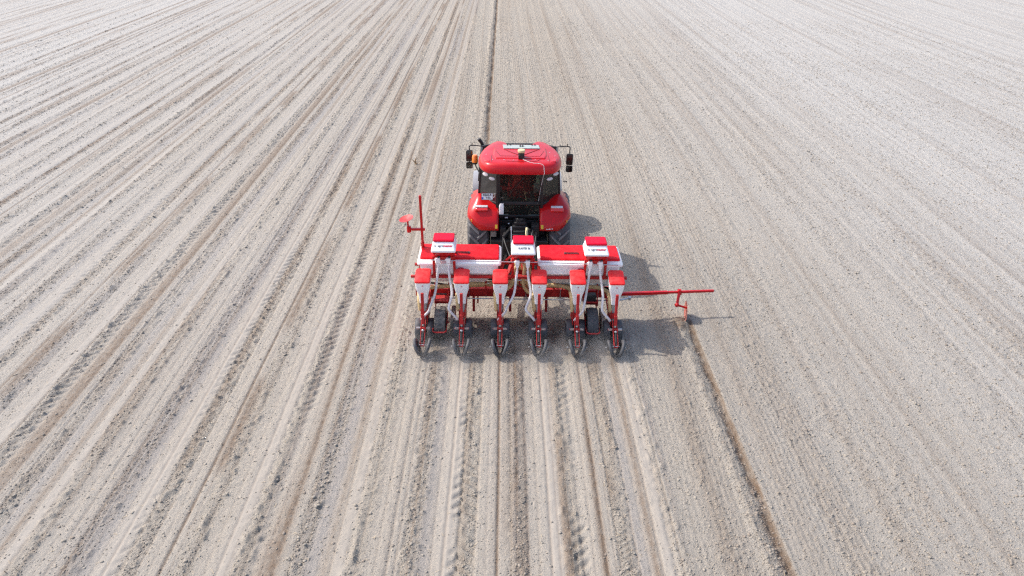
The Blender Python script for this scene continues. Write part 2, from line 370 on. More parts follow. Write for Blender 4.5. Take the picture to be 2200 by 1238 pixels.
# planted wheels sit on the ground: level patches right under them
co = np.stack([XX, YY, H], -1).reshape(-1, 3).astype(np.float32)
idx = np.arange(nx*ny, dtype=np.int32).reshape(ny, nx)
q = np.stack([idx[:-1, :-1], idx[:-1, 1:], idx[1:, 1:], idx[1:, :-1]], -1).reshape(-1)
me = bpy.data.meshes.new('field'); me.vertices.add(nx*ny); me.vertices.foreach_set('co', co.ravel())
nf = len(q)//4; me.loops.add(len(q)); me.loops.foreach_set('vertex_index', q); me.polygons.add(nf)
me.polygons.foreach_set('loop_start', np.arange(0, nf*4, 4, dtype=np.int32)); me.polygons.foreach_set('use_smooth', np.ones(nf, dtype=bool))
for nm, A in (('damp', DA), ('smoothed', SM), ('greyer', GR)):
    a = me.attributes.new(nm, 'FLOAT', 'POINT'); a.data.foreach_set('value', A.reshape(-1))
me.update(); me.validate()
ground = bpy.data.objects.new('field', me); S.collection.objects.link(ground); ground['kind'] = 'structure'
def soil_mat(name, ground_=True):
    M, t, b = nmat(name); N = t.nodes; L = t.links
    def noise(sc, det=6, ro=.6, vec=None, sy=1):
        n = N.new('ShaderNodeTexNoise'); n.inputs['Scale'].default_value = sc; n.inputs['Detail'].default_value = det; n.inputs['Roughness'].default_value = ro
        mp = N.new('ShaderNodeMapping'); mp.inputs['Scale'].default_value = (1, sy, 1); L.new(tc.outputs['Object'], mp.inputs[0]); L.new(mp.outputs[0], n.inputs['Vector']); return n
    def mix(f, a, bb):
        m = N.new('ShaderNodeMix'); m.data_type = 'RGBA'
        if hasattr(f, 'links'): L.new(f, m.inputs[0])
        else: m.inputs[0].default_value = f
        for s, i in ((a, 6), (bb, 7)):
            if isinstance(s, tuple): m.inputs[i].default_value = (*s, 1)
            else: L.new(s, m.inputs[i])
        return m.outputs[2]
    def rng_(s, a, b_, c=0, d=1):
        m = N.new('ShaderNodeMapRange'); m.inputs[1].default_value = a; m.inputs[2].default_value = b_; m.inputs[3].default_value = c; m.inputs[4].default_value = d; L.new(s, m.inputs[0]); return m.outputs[0]
    def math_(op, a, bb):
        m = N.new('ShaderNodeMath'); m.operation = op
        for i, s in enumerate((a, bb)):
            if isinstance(s, (int, float)): m.inputs[i].default_value = s
            else: L.new(s, m.inputs[i])
        return m.outputs[0]
    tc = N.new('ShaderNodeTexCoord')
    base = mix(rng_(noise(.35, 5, .6, sy=.35).outputs[0], .35, .65), (.328, .291, .238), (.304, .280, .243))
    base = mix(rng_(noise(9, 8, .7, sy=.5).outputs[0], .32, .70), base, (.372, .328, .272))
    spk = rng_(noise(26, 8, .8).outputs[0], .50, .66, 0, .34)
    base = mix(spk, base, (.235, .195, .160))
    spk2 = rng_(noise(40, 5, .75).outputs[0], .55, .68, 0, .26)
    base = mix(spk2, base, (.48, .41, .335))
    spk3 = rng_(noise(75, 4, .7).outputs[0], .52, .64, 0, .26)
    base = mix(spk3, base, (.27, .235, .20))
    spk4 = rng_(noise(17, 5, .7).outputs[0], .66, .72, 0, .45)
    base = mix(spk4, base, (.50, .34, .22))
    if ground_:
        at = lambda n_: (lambda a: (setattr(a, 'attribute_name', n_), a.outputs['Fac'])[1])(N.new('ShaderNodeAttribute'))
        base = mix(math_('MULTIPLY', at('greyer'), .55), base, (.265, .245, .235))
        base = mix(math_('MULTIPLY', at('smoothed'), .5), base, (.365, .325, .28))
        # soil paler far left and right: white edge haze painted into its colour
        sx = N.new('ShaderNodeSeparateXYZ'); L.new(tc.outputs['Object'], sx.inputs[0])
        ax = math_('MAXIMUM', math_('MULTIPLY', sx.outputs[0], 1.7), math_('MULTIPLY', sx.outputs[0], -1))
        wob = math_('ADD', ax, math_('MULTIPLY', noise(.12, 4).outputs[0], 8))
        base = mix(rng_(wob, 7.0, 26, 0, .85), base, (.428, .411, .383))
        dn = math_('MULTIPLY', at('damp'), rng_(noise(14, 6, .7, sy=.6).outputs[0], .3, .6, .45, 1))
        base = mix(dn, base, (.175, .122, .084))
    else:
        oi = N.new('ShaderNodeAttribute'); oi.attribute_name = 'tone'
        base = mix(oi.outputs['Fac'], base, (.24, .185, .145))
    L.new(base, b.inputs['Base Color']); b.inputs['Roughness'].default_value = .95; b.inputs['Specular IOR Level'].default_value = .15
    if ground_:
        n1 = noise(42, 8, .8); n2 = N.new('ShaderNodeTexVoronoi'); n2.inputs['Scale'].default_value = 24; L.new(tc.outputs['Object'], n2.inputs['Vector'])
        hh = math_('ADD', n1.outputs[0], math_('MULTIPLY', rng_(n2.outputs['Distance'], 0, .5, 1, 0), .35))
        inv = math_('SUBTRACT', 1, math_('MULTIPLY', at('smoothed'), .8))
        bp = N.new('ShaderNodeBump'); bp.inputs['Distance'].default_value = .024
        L.new(inv, bp.inputs['Strength']); L.new(hh, bp.inputs['Height']); L.new(bp.outputs[0], b.inputs['Normal'])
    return M
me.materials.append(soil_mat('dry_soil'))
def gz(x, y): return float(field(np.array([x]), np.array([y]))[0][0])

# clods: many small lumps lying on the soil, one object nobody could count
def scatter(name, n, smin, smax, xr, yr, mat, power=2.2, flat=.7, seedv=1):
    g = np.random.default_rng(seedv); m_ = n*5
    x = g.uniform(*xr, m_); y = yr[0]+(yr[1]-yr[0])*g.random(m_)**1.9
    h, da, sm, gr, de = field(x, y)
    ok = g.random(m_) < de*(1-.8*sm)*.9+.002
    ok &= np.abs(x) < 8.2+.72*(y+6)
    x, y, h, da = x[ok][:n], y[ok][:n], h[ok][:n], da[ok][:n]; n = len(x)
    s = smin+(smax-smin)*g.random(n)**power
    s = s*(1+np.clip(y, 0, 30)*.012)
    t = (1+5**.5)/2
    ico = np.array([(-1,t,0),(1,t,0),(-1,-t,0),(1,-t,0),(0,-1,t),(0,1,t),(0,-1,-t),(0,1,-t),(t,0,-1),(t,0,1),(-t,0,-1),(-t,0,1)], float)/1.9
    fc = np.array([(0,11,5),(0,5,1),(0,1,7),(0,7,10),(0,10,11),(1,5,9),(5,11,4),(11,10,2),(10,7,6),(7,1,8),(3,9,4),(3,4,2),(3,2,6),(3,6,8),(3,8,9),(4,9,5),(2,4,11),(6,2,10),(8,6,7),(9,8,1)])
    v = ico[None]*(1+g.uniform(-.28, .28, (n, 12, 1)))*s[:, None, None]
    a = g.uniform(0, 6.28, n); c, d = np.cos(a)[:, None], np.sin(a)[:, None]
    st = g.uniform(.8, 1.5, n)[:, None]
    vx = v[..., 0]*st; vx, vy = vx*c-v[..., 1]*d, vx*d+v[..., 1]*c
    P = np.stack([vx+x[:, None], vy+y[:, None], v[..., 2]*flat+h[:, None]+s[:, None]*.12], -1).reshape(-1, 3).astype(np.float32)
    Fq = (fc[None]+12*np.arange(n)[:, None, None]).reshape(-1).astype(np.int32)
    me = bpy.data.meshes.new(name); me.vertices.add(len(P)); me.vertices.foreach_set('co', P.ravel())
    me.loops.add(len(Fq)); me.loops.foreach_set('vertex_index', Fq); k = len(Fq)//3; me.polygons.add(k)
    me.polygons.foreach_set('loop_start', np.arange(0, k*3, 3, dtype=np.int32))
    tone = np.clip(g.random(n)**4*.6+da*.6, 0, 1).astype(np.float32)
    at = me.attributes.new('tone', 'FLOAT', 'POINT'); at.data.foreach_set('value', np.repeat(tone, 12))
    me.update(); me.validate(); me.materials.append(mat)
    o = bpy.data.objects.new(name, me); S.collection.objects.link(o); o['kind'] = 'stuff'
    return o
clodm = soil_mat('clod_soil', False)
def grains():
    g = np.random.default_rng(77); m_ = 900000; n = 230000
    y = -6+34*g.random(m_)**1.5; x = g.uniform(-1, 1, m_)*(8.0+.70*(y+6))
    h, da, sm, gr, de = field(x, y)
    ok = g.random(m_) < (.035+.6*de)*(1-.9*sm); x, y, h, da = x[ok][:n], y[ok][:n], h[ok][:n], da[ok][:n]; n = len(x)
    s = (.005+.009*g.random(n)**2.5)*(1+.02*np.clip(y, 0, 30))
    o8 = np.array([(1,0,0),(-1,0,0),(0,1,0),(0,-1,0),(0,0,1),(0,0,-1)], float)
    fc = np.array([(0,2,4),(2,1,4),(1,3,4),(3,0,4),(2,0,5),(1,2,5),(3,1,5),(0,3,5)])
    v = o8[None]*(1+g.uniform(-.35, .35, (n, 6, 1)))*s[:, None, None]; a = g.uniform(0, 6.28, n); c, d = np.cos(a)[:, None], np.sin(a)[:, None]
    P = np.stack([v[..., 0]*c-v[..., 1]*d+x[:, None]+v[..., 2]*.3, v[..., 0]*d+v[..., 1]*c+y[:, None], v[..., 2]*.8+h[:, None]+s[:, None]*.25], -1).reshape(-1, 3).astype(np.float32)
    Fq = (fc[None]+6*np.arange(n)[:, None, None]).reshape(-1).astype(np.int32)
    me = bpy.data.meshes.new('soil_crumbs'); me.vertices.add(len(P)); me.vertices.foreach_set('co', P.ravel())
    me.loops.add(len(Fq)); me.loops.foreach_set('vertex_index', Fq); k = len(Fq)//3; me.polygons.add(k)
    me.polygons.foreach_set('loop_start', np.arange(0, k*3, 3, dtype=np.int32))
    at = me.attributes.new('tone', 'FLOAT', 'POINT'); at.data.foreach_set('value', np.repeat(np.clip(g.random(n)**4*.6+da*.7, 0, 1).astype(np.float32), 6))
    me.update(); me.validate(); me.materials.append(clodm)
    o = bpy.data.objects.new('soil_crumbs', me); S.collection.objects.link(o); o['kind'] = 'stuff'
    o['label'] = 'fine crumbs of dry soil covering the whole field'; o['category'] = 'soil crumbs'
grains()
c1 = scatter('soil_clods', 85000, .005, .025, (-24, 24), (-6, 38), clodm, 3.4, flat=.6, seedv=3)
c1['label'] = 'small pale soil clods strewn over the field'; c1['category'] = 'soil clods'
# straw
def straw():
    mb = MB(); g = random.Random(9)
    for i in range(1500):
        y = -6+24*g.random()**1.3; x = g.uniform(-1, 1)*(6.5+.62*(y+6)); L_ = g.uniform(.02, .075); a = g.uniform(0, 3.14)
        z = gz(x, y) if False else 0
        mb.straw = getattr(mb, 'straw', []); mb.straw.append((x, y, L_, a, g.uniform(.0, .03), g.uniform(.0010, .0022)))
    A = np.array(mb.straw); h = field(A[:, 0], A[:, 1])[0]
    for (x, y, L_, a, dz, w), z in zip(A, h):
        dx, dy = math.cos(a)*L_/2, math.sin(a)*L_/2
        mb.beam((x-dx, y-dy, z+.006), (x+dx, y+dy, z+.010+dz*.6), w*2, w)
    return mb
st = obj('straw_bits', straw(), paint('straw', (.62, .48, .30), .7, dust=.2)); st['kind'] = 'stuff'
st['label'] = 'thin bits of pale straw lying on the soil'; st['category'] = 'straw'
# one upright dead stalk in the worked ground beyond the raised arm
x0, y0 = -2.955, 10.454; z0 = gz(x0, y0)
mb = MB(); mb.tube([(x0, y0, z0-.02), (x0-.01, y0+.01, z0+.10), (x0+.03, y0+.02, z0+.21)], [.03, .022, .006], 6)
mb.tube([(x0, y0, z0+.02), (x0-.07, y0, z0+.11), (x0-.12, y0+.02, z0+.16)], [.02, .014, .003], 6); mb.tube([(x0, y0, z0+.02), (x0+.05, y0-.03, z0+.03)], [.03, .01], 6)
sk = obj('dead_stalk', mb, paint('dead_stalk', (.28, .17, .08), .8, dust=.2)); sk['label'] = 'brown forked stump of a dead stalk standing alone in the sown rows'; sk['category'] = 'plant stalk'

# ================================================================ TRACTOR
TX = .035
T = thing('tractor', (TX, 4.2, 0), 'red tractor with black tinted cab driving away and pulling the seed drill', 'tractor')
T['off'] = (0, 4.2, 0)     # children are authored around x = 0
AX = (3.85, .82)
# rear wheels
lugm = paint('dusty_tread_lug', (.11, .115, .13), .7, dust=.35, scale=30)
def tyre(r, w, nl, lugh, mat, name, parent, loc, cx=0, chev=1):
    global lugm
    pr = [(-w/2, r*.60), (-w/2-.012, r*.75), (-w/2, r*.90), (-w/2+.04, r*.955), (0, r*.965), (w/2-.04, r*.955), (w/2, r*.90), (w/2+.012, r*.75), (w/2, r*.60), (w/4, r*.56), (-w/4, r*.56)]
    mb = MB(); mb.lathe(pr, (0, 0, 0), 'X', 64); nb = len(mb.f)
    for s in (-1, 1):
        for i in range(nl):
            a0 = 2*math.pi*(i+(.5 if s > 0 else 0))/nl
            path = []
            for k in range(6):
                t = k/5; xx = s*(-.02+t*(w/2+.005)); a = a0+chev*(t**1.15)*.62*(w/2)/r*1.6
                rr = r*(.955 if t < .8 else .955-.055*(t-.8)/.2*1.0)
                path.append((xx, a, rr))
            lw = .030*r/.8
            rs = []
            for (xx, a, rr) in path:
                # cross-section: along circumferential direction
                def P(da, dr): return (xx, -math.cos(a+da)*(rr+dr)*1.0, math.sin(a+da)*(rr+dr))
                rs.append([P(-lw/r*1.25, -.01), P(-lw/r*.8, lugh), P(lw/r*.8, lugh), P(lw/r*1.25, -.01)])
            mb.rings(rs)
    o = obj(name, mb, mat, parent, loc, smooth=35); o.data.materials.append(lugm)
    for i in range(nb, len(o.data.polygons)): o.data.polygons[i].material_index = 1
    return o
def rimf(r, w, mat, parent, side):
    mb = MB(); s = side
    mb.lathe([(-w/2+.01, r*.60), (-w/2+.04, r*.56), (-.02, r*.53), (w/2-.04, r*.56), (w/2-.01, r*.60), (w/2-.03, r*.50), (s*.04+.01, r*.20), (s*.04+.02, r*.05), (s*.04-.02, r*.05), (s*.04-.02, r*.20), (-w/2+.03, r*.50)], (0, 0, 0), 'X', 40)
    mb.cyl((-.06, 0, 0), (.06, 0, 0), r*.16, 20)
    for k in range(8):
        a = k*math.pi/4; mb.cyl((s*.05-.02, math.cos(a)*r*.13, math.sin(a)*r*.13), (s*.05+.045, math.cos(a)*r*.13, math.sin(a)*r*.13), r*.02, 6)
    return obj('rim', mb, mat, parent, (0, 0, 0), smooth=35)
rimm = paint('silver_rim_paint', (.35, .35, .36), .4, dust=.15)
for sx in (-1, 1):
    w = tyre(.82, .45, 22, .045, rubber, 'rear_wheel', T, (sx*.86, AX[0]-4.2, AX[1]-.01)); rimf(.82, .44, rimm, w, sx)
    w = tyre(.58, .34, 18, .026, rubber, 'front_wheel', T, (sx*.88, 6.35-4.2, .57)); rimf(.58, .34, rimm, w, sx)
# rear fenders
def fender(s):
    rs = []; th = [159, 152, 146, 138, 130, 122, 114, 106, 98, 88, 76, 62]
    for i, d in enumerate(th):
        t = (159-d)/(159-62); a = R(d)
        r = np.interp(d, [62, 98, 112, 130, 145, 159], [.86, .865, .890, .940, .945, .905])
        xo = np.interp(d, [62, 100, 136, 144, 152, 159], [1.08, 1.08, 1.10, 1.06, .96, .82])
        ring = []
        for (f, dr) in ((0, -.16), (0, -.05), (.02, -.012), (.07, .0), (.3, .012), (.52, .02), (.70, .0), (.82, -.03), (.92, -.08), (.98, -.15), (1.0, -.25)):
            x = .435+(xo-.435)*f
            k = 1 if d < 150 else np.interp(d, [150, 159], [1, .30])
            # dished panel under the lamp
            if .12 < f < .85 and 128 < d < 153: dr = dr-.040*math.sin(math.pi*(f-.12)/.73)*math.sin(math.pi*(d-128)/25)
            # raised shoulder by the cab corner
            pk = .13*math.exp(-((f-.62)/.13)**2)*math.exp(-((d-108)/11)**2)-.03*max(0, .4-f)*math.exp(-((d-112)/12)**2)
            rr = r+dr*k+pk
            ring.append((s*x, AX[0]+math.cos(a)*rr, AX[1]+math.sin(a)*rr))
        rs.append(ring)
    mb = MB(); n = len(rs[0])
    for r_ in rs: mb.v += [Vector(p) for p in r_]
    for i in range(len(rs)-1):
        for j in range(n-1):
            a = i*n+j; mb.f.append([a, a+1, a+n+1, a+n])
    o = obj('fender', mb, red, T, smooth=60)
    md = o.modifiers.new('sub', 'SUBSURF'); md.levels = 2; md.render_levels = 2
    md = o.modifiers.new('solid', 'SOLIDIFY'); md.thickness = .012; md.offset = 0
    o['off'] = (0, 4.2, 0)
    def on(x, d, dr=0):
        a = R(d); r = np.interp(d, [62, 98, 112, 130, 145, 159], [.86, .865, .890, .940, .945, .905])+dr
        return Vector((s*x, AX[0]+math.cos(a)*r, AX[1]+math.sin(a)*r))
    # tail lamp: clear strip over a red strip in a red housing
    lx = .79
    off = Vector((0, 4.2, 0))
    def blk(name, mat, d0, d1, x0, x1, h0, h1, bv=.006, par=o):
        m_ = MB(); m_.add([on(x0, d0, h0), on(x1, d0, h0), on(x1, d1, h0), on(x0, d1, h0), on(x0, d0, h1), on(x1, d0, h1), on(x1, d1, h1), on(x0, d1, h1)],
                          [(0,1,2,3),(4,5,6,7),(0,1,5,4),(1,2,6,5),(2,3,7,6),(3,0,4,7)])
        return obj(name, m_, mat, par, (0, 0, 0), bevel=bv)
    hs = blk('tail_light', lamp_r, 134.5, 130, lx-.135, lx+.135, -.03, .055, .015)
    hs['off'] = (0, 4.2, 0)
    blk('clear_lens', lamp_w, 130.4, 127.2, lx-.13, lx+.12, .0, .070, .01, hs)
    blk('sticker', yellow, 156.5, 151.5, .455, .505, -.004, .016, 0)
    if s > 0:
        for q_, (w0, h0) in enumerate(((.026, .022), (.020, .014), (.026, .020), (.018, .014), (.030, .015))):
            m_ = MB(); m_.box((0, 0, 0), (w0*.8, .003, h0)); d_ = obj('decal', m_, inkw, o, on(.58+.028*q_, 156.8-.15*q_, .022)); d_.rotation_euler = (R(-22), 0, 0)
    bl = MB(); bl.box(on(1.0, 146, -.05), (.015, .02, .05)); obj('side_marker', bl, yellow, o, (0, 0, 0), bevel=.003)
    return o
for s in (-1, 1):
    fo = fender(s)
# transmission, rear axle, hitch
mb = MB(); mb.bb(-.22, .22, 3.05, 6.2, .55, 1.12); mb.bb(-.62, .62, 3.7, 4.0, .68, .96); mb.bb(-.16, .16, 2.95, 3.1, .45, .95)
mb.bb(-.14, .17, 3.0, 3.5, 1.12, 1.24); mb.bb(-.10, .13, 3.05, 3.3, 1.24, 1.31); mb.bb(-.42, .42, 3.42, 4.9, 1.02, 1.16); mb.bb(-.42, .42, 3.52, 3.6, 1.1, 1.34)
mb.bb(-.2, .2, 2.9, 3.06, 1.02, 1.10); mb.cyl((0, 2.75, .62), (0, 3.0, .62), .05)
mb.bb(-.56, .56, 3.3, 5.3, .5, 1.0); mb.bb(-.60, .60, 2.98, 3.3, .60, .92); obj('axle_housing_shade_blocks', mb, black, T, bevel=.015)  # two wide black boxes added to shade and darken the gap under the cab
mb = MB(); mb.cyl((-.04, 3.06, 1.31), (-.04, 3.06, 1.40), .02); mb.cyl((.04, 3.14, 1.31), (.04, 3.14, 1.36), .035); mb.bb(-.12, .12, 2.93, 3.0, 1.06, 1.16); mb.bb(.26, .42, 3.1, 3.35, .95, 1.2); mb.bb(-.40, -.28, 3.1, 3.3, .9, 1.15)
for k in range(4): mb.cyl((.20+.04*k, 3.0, 1.14), (.20+.04*k, 3.12, 1.14), .016, 10)
mb.tube(spline([(-.07, 3.0, 1.34), (-.03, 2.98, 1.42), (.02, 3.0, 1.34)]), .008, 6)
obj('hydraulic_block', mb, plastic, T, bevel=.008, split=True)
for s in (-1, 1):
    mb = MB(); mb.beam((s*.22, 3.15, .62), (s*.40, 2.05, .58), .05, .09); mb.beam((s*.17, 3.1, 1.16), (s*.33, 2.72, 1.12), .05, .07); mb.cyl((s*.33, 2.72, 1.12), (s*.36, 2.5, .6), .022)
    obj('lift_arm', mb, black, T, bevel=.006)
mb = MB(); mb.cyl((0.0, 3.0, 1.0), (.04, 2.15, 1.02), .022); mb.cyl((.01, 2.8, 1.005), (.03, 2.4, 1.015), .034); obj('top_link', mb, plastic, T)
mb = MB(); mb.cyl((-.17, 2.62, 1.36), (-.168, 2.42, 1.02), .008, 8); mb.cyl((-.17, 2.64, 1.40), (-.17, 2.60, 1.33), .014, 8); obj('lift_rod', mb, steel, T)
for i, (a, b, c, m_) in enumerate((((.30, 3.08, 1.12), (.26, 2.6, 1.30), (.12, 2.0, .95), plastic), ((.22, 3.05, 1.15), (.13, 2.62, 1.34), (.17, 2.1, .95), cream2), ((.26, 3.08, 1.14), (.17, 2.6, 1.30), (.22, 2.1, .92), plastic), ((.34, 3.1, 1.1), (.34, 2.7, 1.22), (.26, 2.0, .9), plastic), ((-.3, 3.1, 1.1), (-.32, 2.7, 1.1), (-.1, 2.0, .8), plastic))):
    mb = MB(); mb.tube(spline([a, b, ((b[0]+c[0])/2, (b[1]+c[1])/2, (b[2]+c[2])/2-.04), c]), .012, 8); obj('hydraulic_hose', mb, m_, T)
mb = MB(); mb.tube([(.148, 2.66, 1.36), (.14, 2.60, 1.32), (.145, 2.52, 1.25)], [.026, .024, .02], 10); obj('hose_coupling', mb, cream2, T)
mb = MB(); mb.rings([rrect(-.045, .045, -.045, .045, 0, .015), rrect(-.05, .05, -.05, .05, .03, .02), rrect(-.05, .05, -.05, .05, .17, .02), rrect(-.03, .04, -.03, .03, .22, .012)])
obj('fluid_bottle', mb, white, T, (-.375, 3.22-4.2, 1.44))
mb = MB(); mb.box((-.27, 3.3, 1.31), (.06, .02, .035), rx=.8); mb.box((-.22, 3.2, 1.22), (.03, .02, .02), rx=.8); obj('decal', mb, alu, T, split=True)
mb = MB(); mb.bb(-.60, -.48, 3.05, 3.1, .98, 1.10); obj('bracket_plate', mb, paint('dull_grey_plate', (.18, .18, .16), .7, dust=.3), T, bevel=.004)
# cab
Zb, Zt = 1.62, 2.42
mb = MB()
cor = [(-.47, 3.33), (-.87, 3.68), (-.90, 5.0), (-.55, 5.25), (.55, 5.25), (.90, 5.0), (.87, 3.68), (.47, 3.33)]
cort = [(-.46, 3.22), (-.80, 3.56), (-.82, 4.7), (-.5, 4.9), (.5, 4.9), (.82, 4.7), (.80, 3.56), (.46, 3.22)]
for (a, b) in zip(cor, cort): mb.beam((a[0], a[1], 1.2 if abs(a[0]) < .6 and a[1] < 4 else 1.5), (b[0], b[1], Zt), .055, .055, up=(0, 1, 0))
for L_, z in ((cor, 1.62), (cort, 2.40)):
    for i in range(8):
        a, b = L_[i], L_[(i+1) % 8]
        if z > 2 or i not in (1, 5): mb.beam((a[0], a[1], z), (b[0], b[1], z), .05, .06)
mb.beam((-.44, 3.37, 1.60), (.44, 3.37, 1.60), .05, .05); mb.beam((-.44, 3.42, 1.30), (.44, 3.42, 1.30), .06, .06)
mb.prism([(-.86, 3.66), (-.90, 5.0), (-.5, 5.2), (.5, 5.2), (.9, 5.0), (.86, 3.66), (.45, 3.42), (-.45, 3.42)], 1.14, 1.2, 'Z')
obj('cab_frame', mb, black, T, bevel=.012)
# solid dark quarter panel behind the plate (left rear pillar is closed)
def quad(name, a, b, c, d, mat, par=T, th=.008, bev=.0):
    a, b, c, d = map(Vector, (a, b, c, d)); n = (b-a).cross(d-a).normalized()*th
    mb = MB(); mb.add([a, b, c, d, a+n, b+n, c+n, d+n], [(0,1,2,3),(4,5,6,7),(0,1,5,4),(1,2,6,5),(2,3,7,6),(3,0,4,7)]); return obj(name, mb, mat, par, bevel=bev)
rw = quad('rear_window', (-.43, 3.345, 1.66), (.43, 3.345, 1.66), (.425, 3.235, 2.39), (-.425, 3.235, 2.39), glass)
rw['off'] = (0, 4.2, 0)
mb = MB()
for (a, b) in (((-.43, 3.325, 1.65), (.43, 3.325, 1.65)), ((.43, 3.325, 1.65), (.42, 3.215, 2.385)), ((-.43, 3.325, 1.65), (-.42, 3.215, 2.385)), ((-.42, 3.215, 2.385), (.42, 3.215, 2.385))): mb.beam(a, b, .035, .018, up=(0, 1, 0))
mb.add([], []); obj('window_frame', mb, plastic, rw, (0, 0, 0), bevel=.006)
mb = MB(); mb.beam((-.25, 3.285, 1.80), (.06, 3.235, 2.20), .012, .010, up=(0, 1, 0)); mb.cyl((.06, 3.22, 2.22), (.06, 3.26, 2.2), .018, 8); obj('wiper', mb, black, rw, (0, 0, 0))
quad('lower_rear_window', (-.42, 3.40, 1.34), (.42, 3.40, 1.34), (.42, 3.36, 1.57), (-.42, 3.36, 1.57), glass)
quad('quarter_panel', (-.85, 3.655, 1.66), (-.49, 3.335, 1.66), (-.48, 3.235, 2.38), (-.79, 3.555, 2.38), paint('dark_quarter_glass', (.02, .02, .022), .08, dust=.03, coat=1))
quad('quarter_window', (.49, 3.335, 1.64), (.85, 3.655, 1.64), (.79, 3.555, 2.38), (.48, 3.235, 2.38), glass)
for s in (-1, 1): quad('door_window', (s*.88, 3.70, 1.25), (s*.90, 4.95, 1.25), (s*.82, 4.68, 2.38), (s*.80, 3.60, 2.38), glass)
quad('windscreen', (-.54, 5.24, 1.3), (.54, 5.24, 1.3), (.49, 4.9, 2.38), (-.49, 4.9, 2.38), glass)
# seat and controls
mb = MB(); mb.box((.0, 4.30, 1.50), (.50, .50, .12)); mb.box((.0, 4.02, 1.80), (.50, .12, .58), rx=-.12, tx=.86); mb.box((0, 3.97, 2.14), (.28, .09, .16), rx=-.1)
se = obj('driver_seat', mb, seatred, T, bevel=.04); se['off'] = (0, 4.2, 0)
mb = MB(); mb.bb(-.2, .2, 4.1, 4.5, 1.18, 1.44); mb.bb(.34, .46, 4.0, 4.6, 1.3, 1.62); mb.bb(-.46, -.36, 4.05, 4.4, 1.3, 1.6); obj('seat_base', mb, plastic, se, (0, 0, 0), bevel=.02)
mb = MB(); mb.cyl((0, 4.98, 1.2), (0, 4.78, 1.68), .035); mb.bb(-.22, .22, 4.95, 5.15, 1.2, 1.62); obj('steering_column', mb, plastic, T, bevel=.01)
mb = MB(); tl = Matrix.Rotation(R(35), 3, 'X'); mb.lathe([(-.012, .185), (.012, .185), (.014, .21), (-.014, .21)], (0, 4.75, 1.70), 'Z', 32, tl); mb.beam((-.19, 4.75, 1.70), (.19, 4.75, 1.70), .03, .015); obj('steering_wheel', mb, plastic, T)
for (x, y, z, d, m_) in ((.02, 3.60, 1.26, (.14, .1, .1), teal), (-.10, 3.6, 1.25, (.10, .1, .08), red), (.30, 3.62, 1.27, (.16, .1, .12), red), (.36, 3.58, 1.24, (.06, .06, .08), blue), (-.32, 3.6, 1.24, (.22, .16, .03), alu), (-.03, 3.56, 1.46, (.20, .03, .015), alu)):
    mb = MB(); mb.box((x, y, z), d, rz=.2, tx=.6); obj('tool_bag' if d[2] > .05 else 'tray', mb, m_, T, bevel=.01)
# licence plate
pf = MB(); pf.box((0, 0, 0), (.245, .018, .145)); pl = obj('licence_plate', pf, black, T, (-.672, 3.175-4.2, 1.835), bevel=.004); pl.rotation_euler = (R(-14), 0, R(3)); pl['off'] = (0, 0, 0)
pf = MB(); pf.box((0, -.011, 0), (.225, .006, .125)); obj('plate_face', pf, platew, pl, (0, 0, 0))
pf = MB(); pf.box((-.095, -.0155, -.033), (.028, .003, .045)); obj('blue_strip', pf, blue, pl, (0, 0, 0))
text('lettering', '42ALR', .064, (0, -.0155, .031), (R(90), 0, 0), ink, pl, 1.02, .0018); text('lettering', '946', .062, (.022, -.0155, -.029), (R(90), 0, 0), ink, pl, 1.1)
mb = MB(); mb.beam((-.50, 3.27, 1.86), (-.52, 3.27, 1.86), .01, .01); mb.tube([(-.55, 3.25, 1.86), (-.52, 3.245, 1.865), (-.515, 3.245, 1.80), (-.55, 3.25, 1.79)], .006, 6); obj('plate_clip', mb, alu, T)
mb = MB(); mb.box((-.60, 3.40, 2.02), (.06, .006, .022), rx=-.14, rz=-.72); obj('sticker', mb, alu, T)
# work lamps under the roof
for (x, y, z, r, rz) in ((-.71, 3.34, 2.275, .055, -.72), (-.575, 3.215, 2.225, .05, -.5), (.61, 3.24, 2.225, .05, .5), (.74, 3.38, 2.285, .055, .72)):
    mb = MB(); mb.tube([(0, .05, 0), (0, 0, 0)], [r*.7, r*1.05], 20); l = obj('work_light', mb, black, T, (x, y-4.2-.04, z)); l.scale = (1.45, 1, .72); l.rotation_euler = (R(-18), 0, rz)
    mb = MB(); mb.tube([(0, 0, 0), (0, -.010, 0), (0, -.018, 0)], [r*.98, r*.9, r*.5], 20); obj('lens', mb, lamp_w, l, (0, 0, 0))
# roof
half = [(0, 2.94), (.25, 2.94), (.46, 2.95), (.63, 2.985), (.75, 3.08), (.825, 3.25), (.865, 3.46), (.865, 3.66), (.83, 3.88), (.765, 4.08), (.69, 4.28), (.60, 4.46), (.51, 4.56), (.43, 4.55), (.385, 4.44), (.37, 4.30), (.30, 4.21), (.15, 4.20), (0, 4.20)]
out = [(x, y) for x, y in half]+[(-x, y) for x, y in half[-2:0:-1]]
cx, cy = 0, 3.70
def lev(s, z, sy=None): 
    sy = sy or s
    return [(cx+(x-cx)*s, cy+(y-cy)*sy, z+(.012 if y > 4 else 0)) for x, y in out]
mb = MB(); mb.rings([lev(.80, 2.385), lev(.965, 2.385), lev(.99, 2.40), lev(1.0, 2.45), lev(.995, 2.50), lev(.975, 2.555), lev(.935, 2.592), lev(.90, 2.602), lev(.84, 2.612), lev(.76, 2.620, .74)], cap=False)
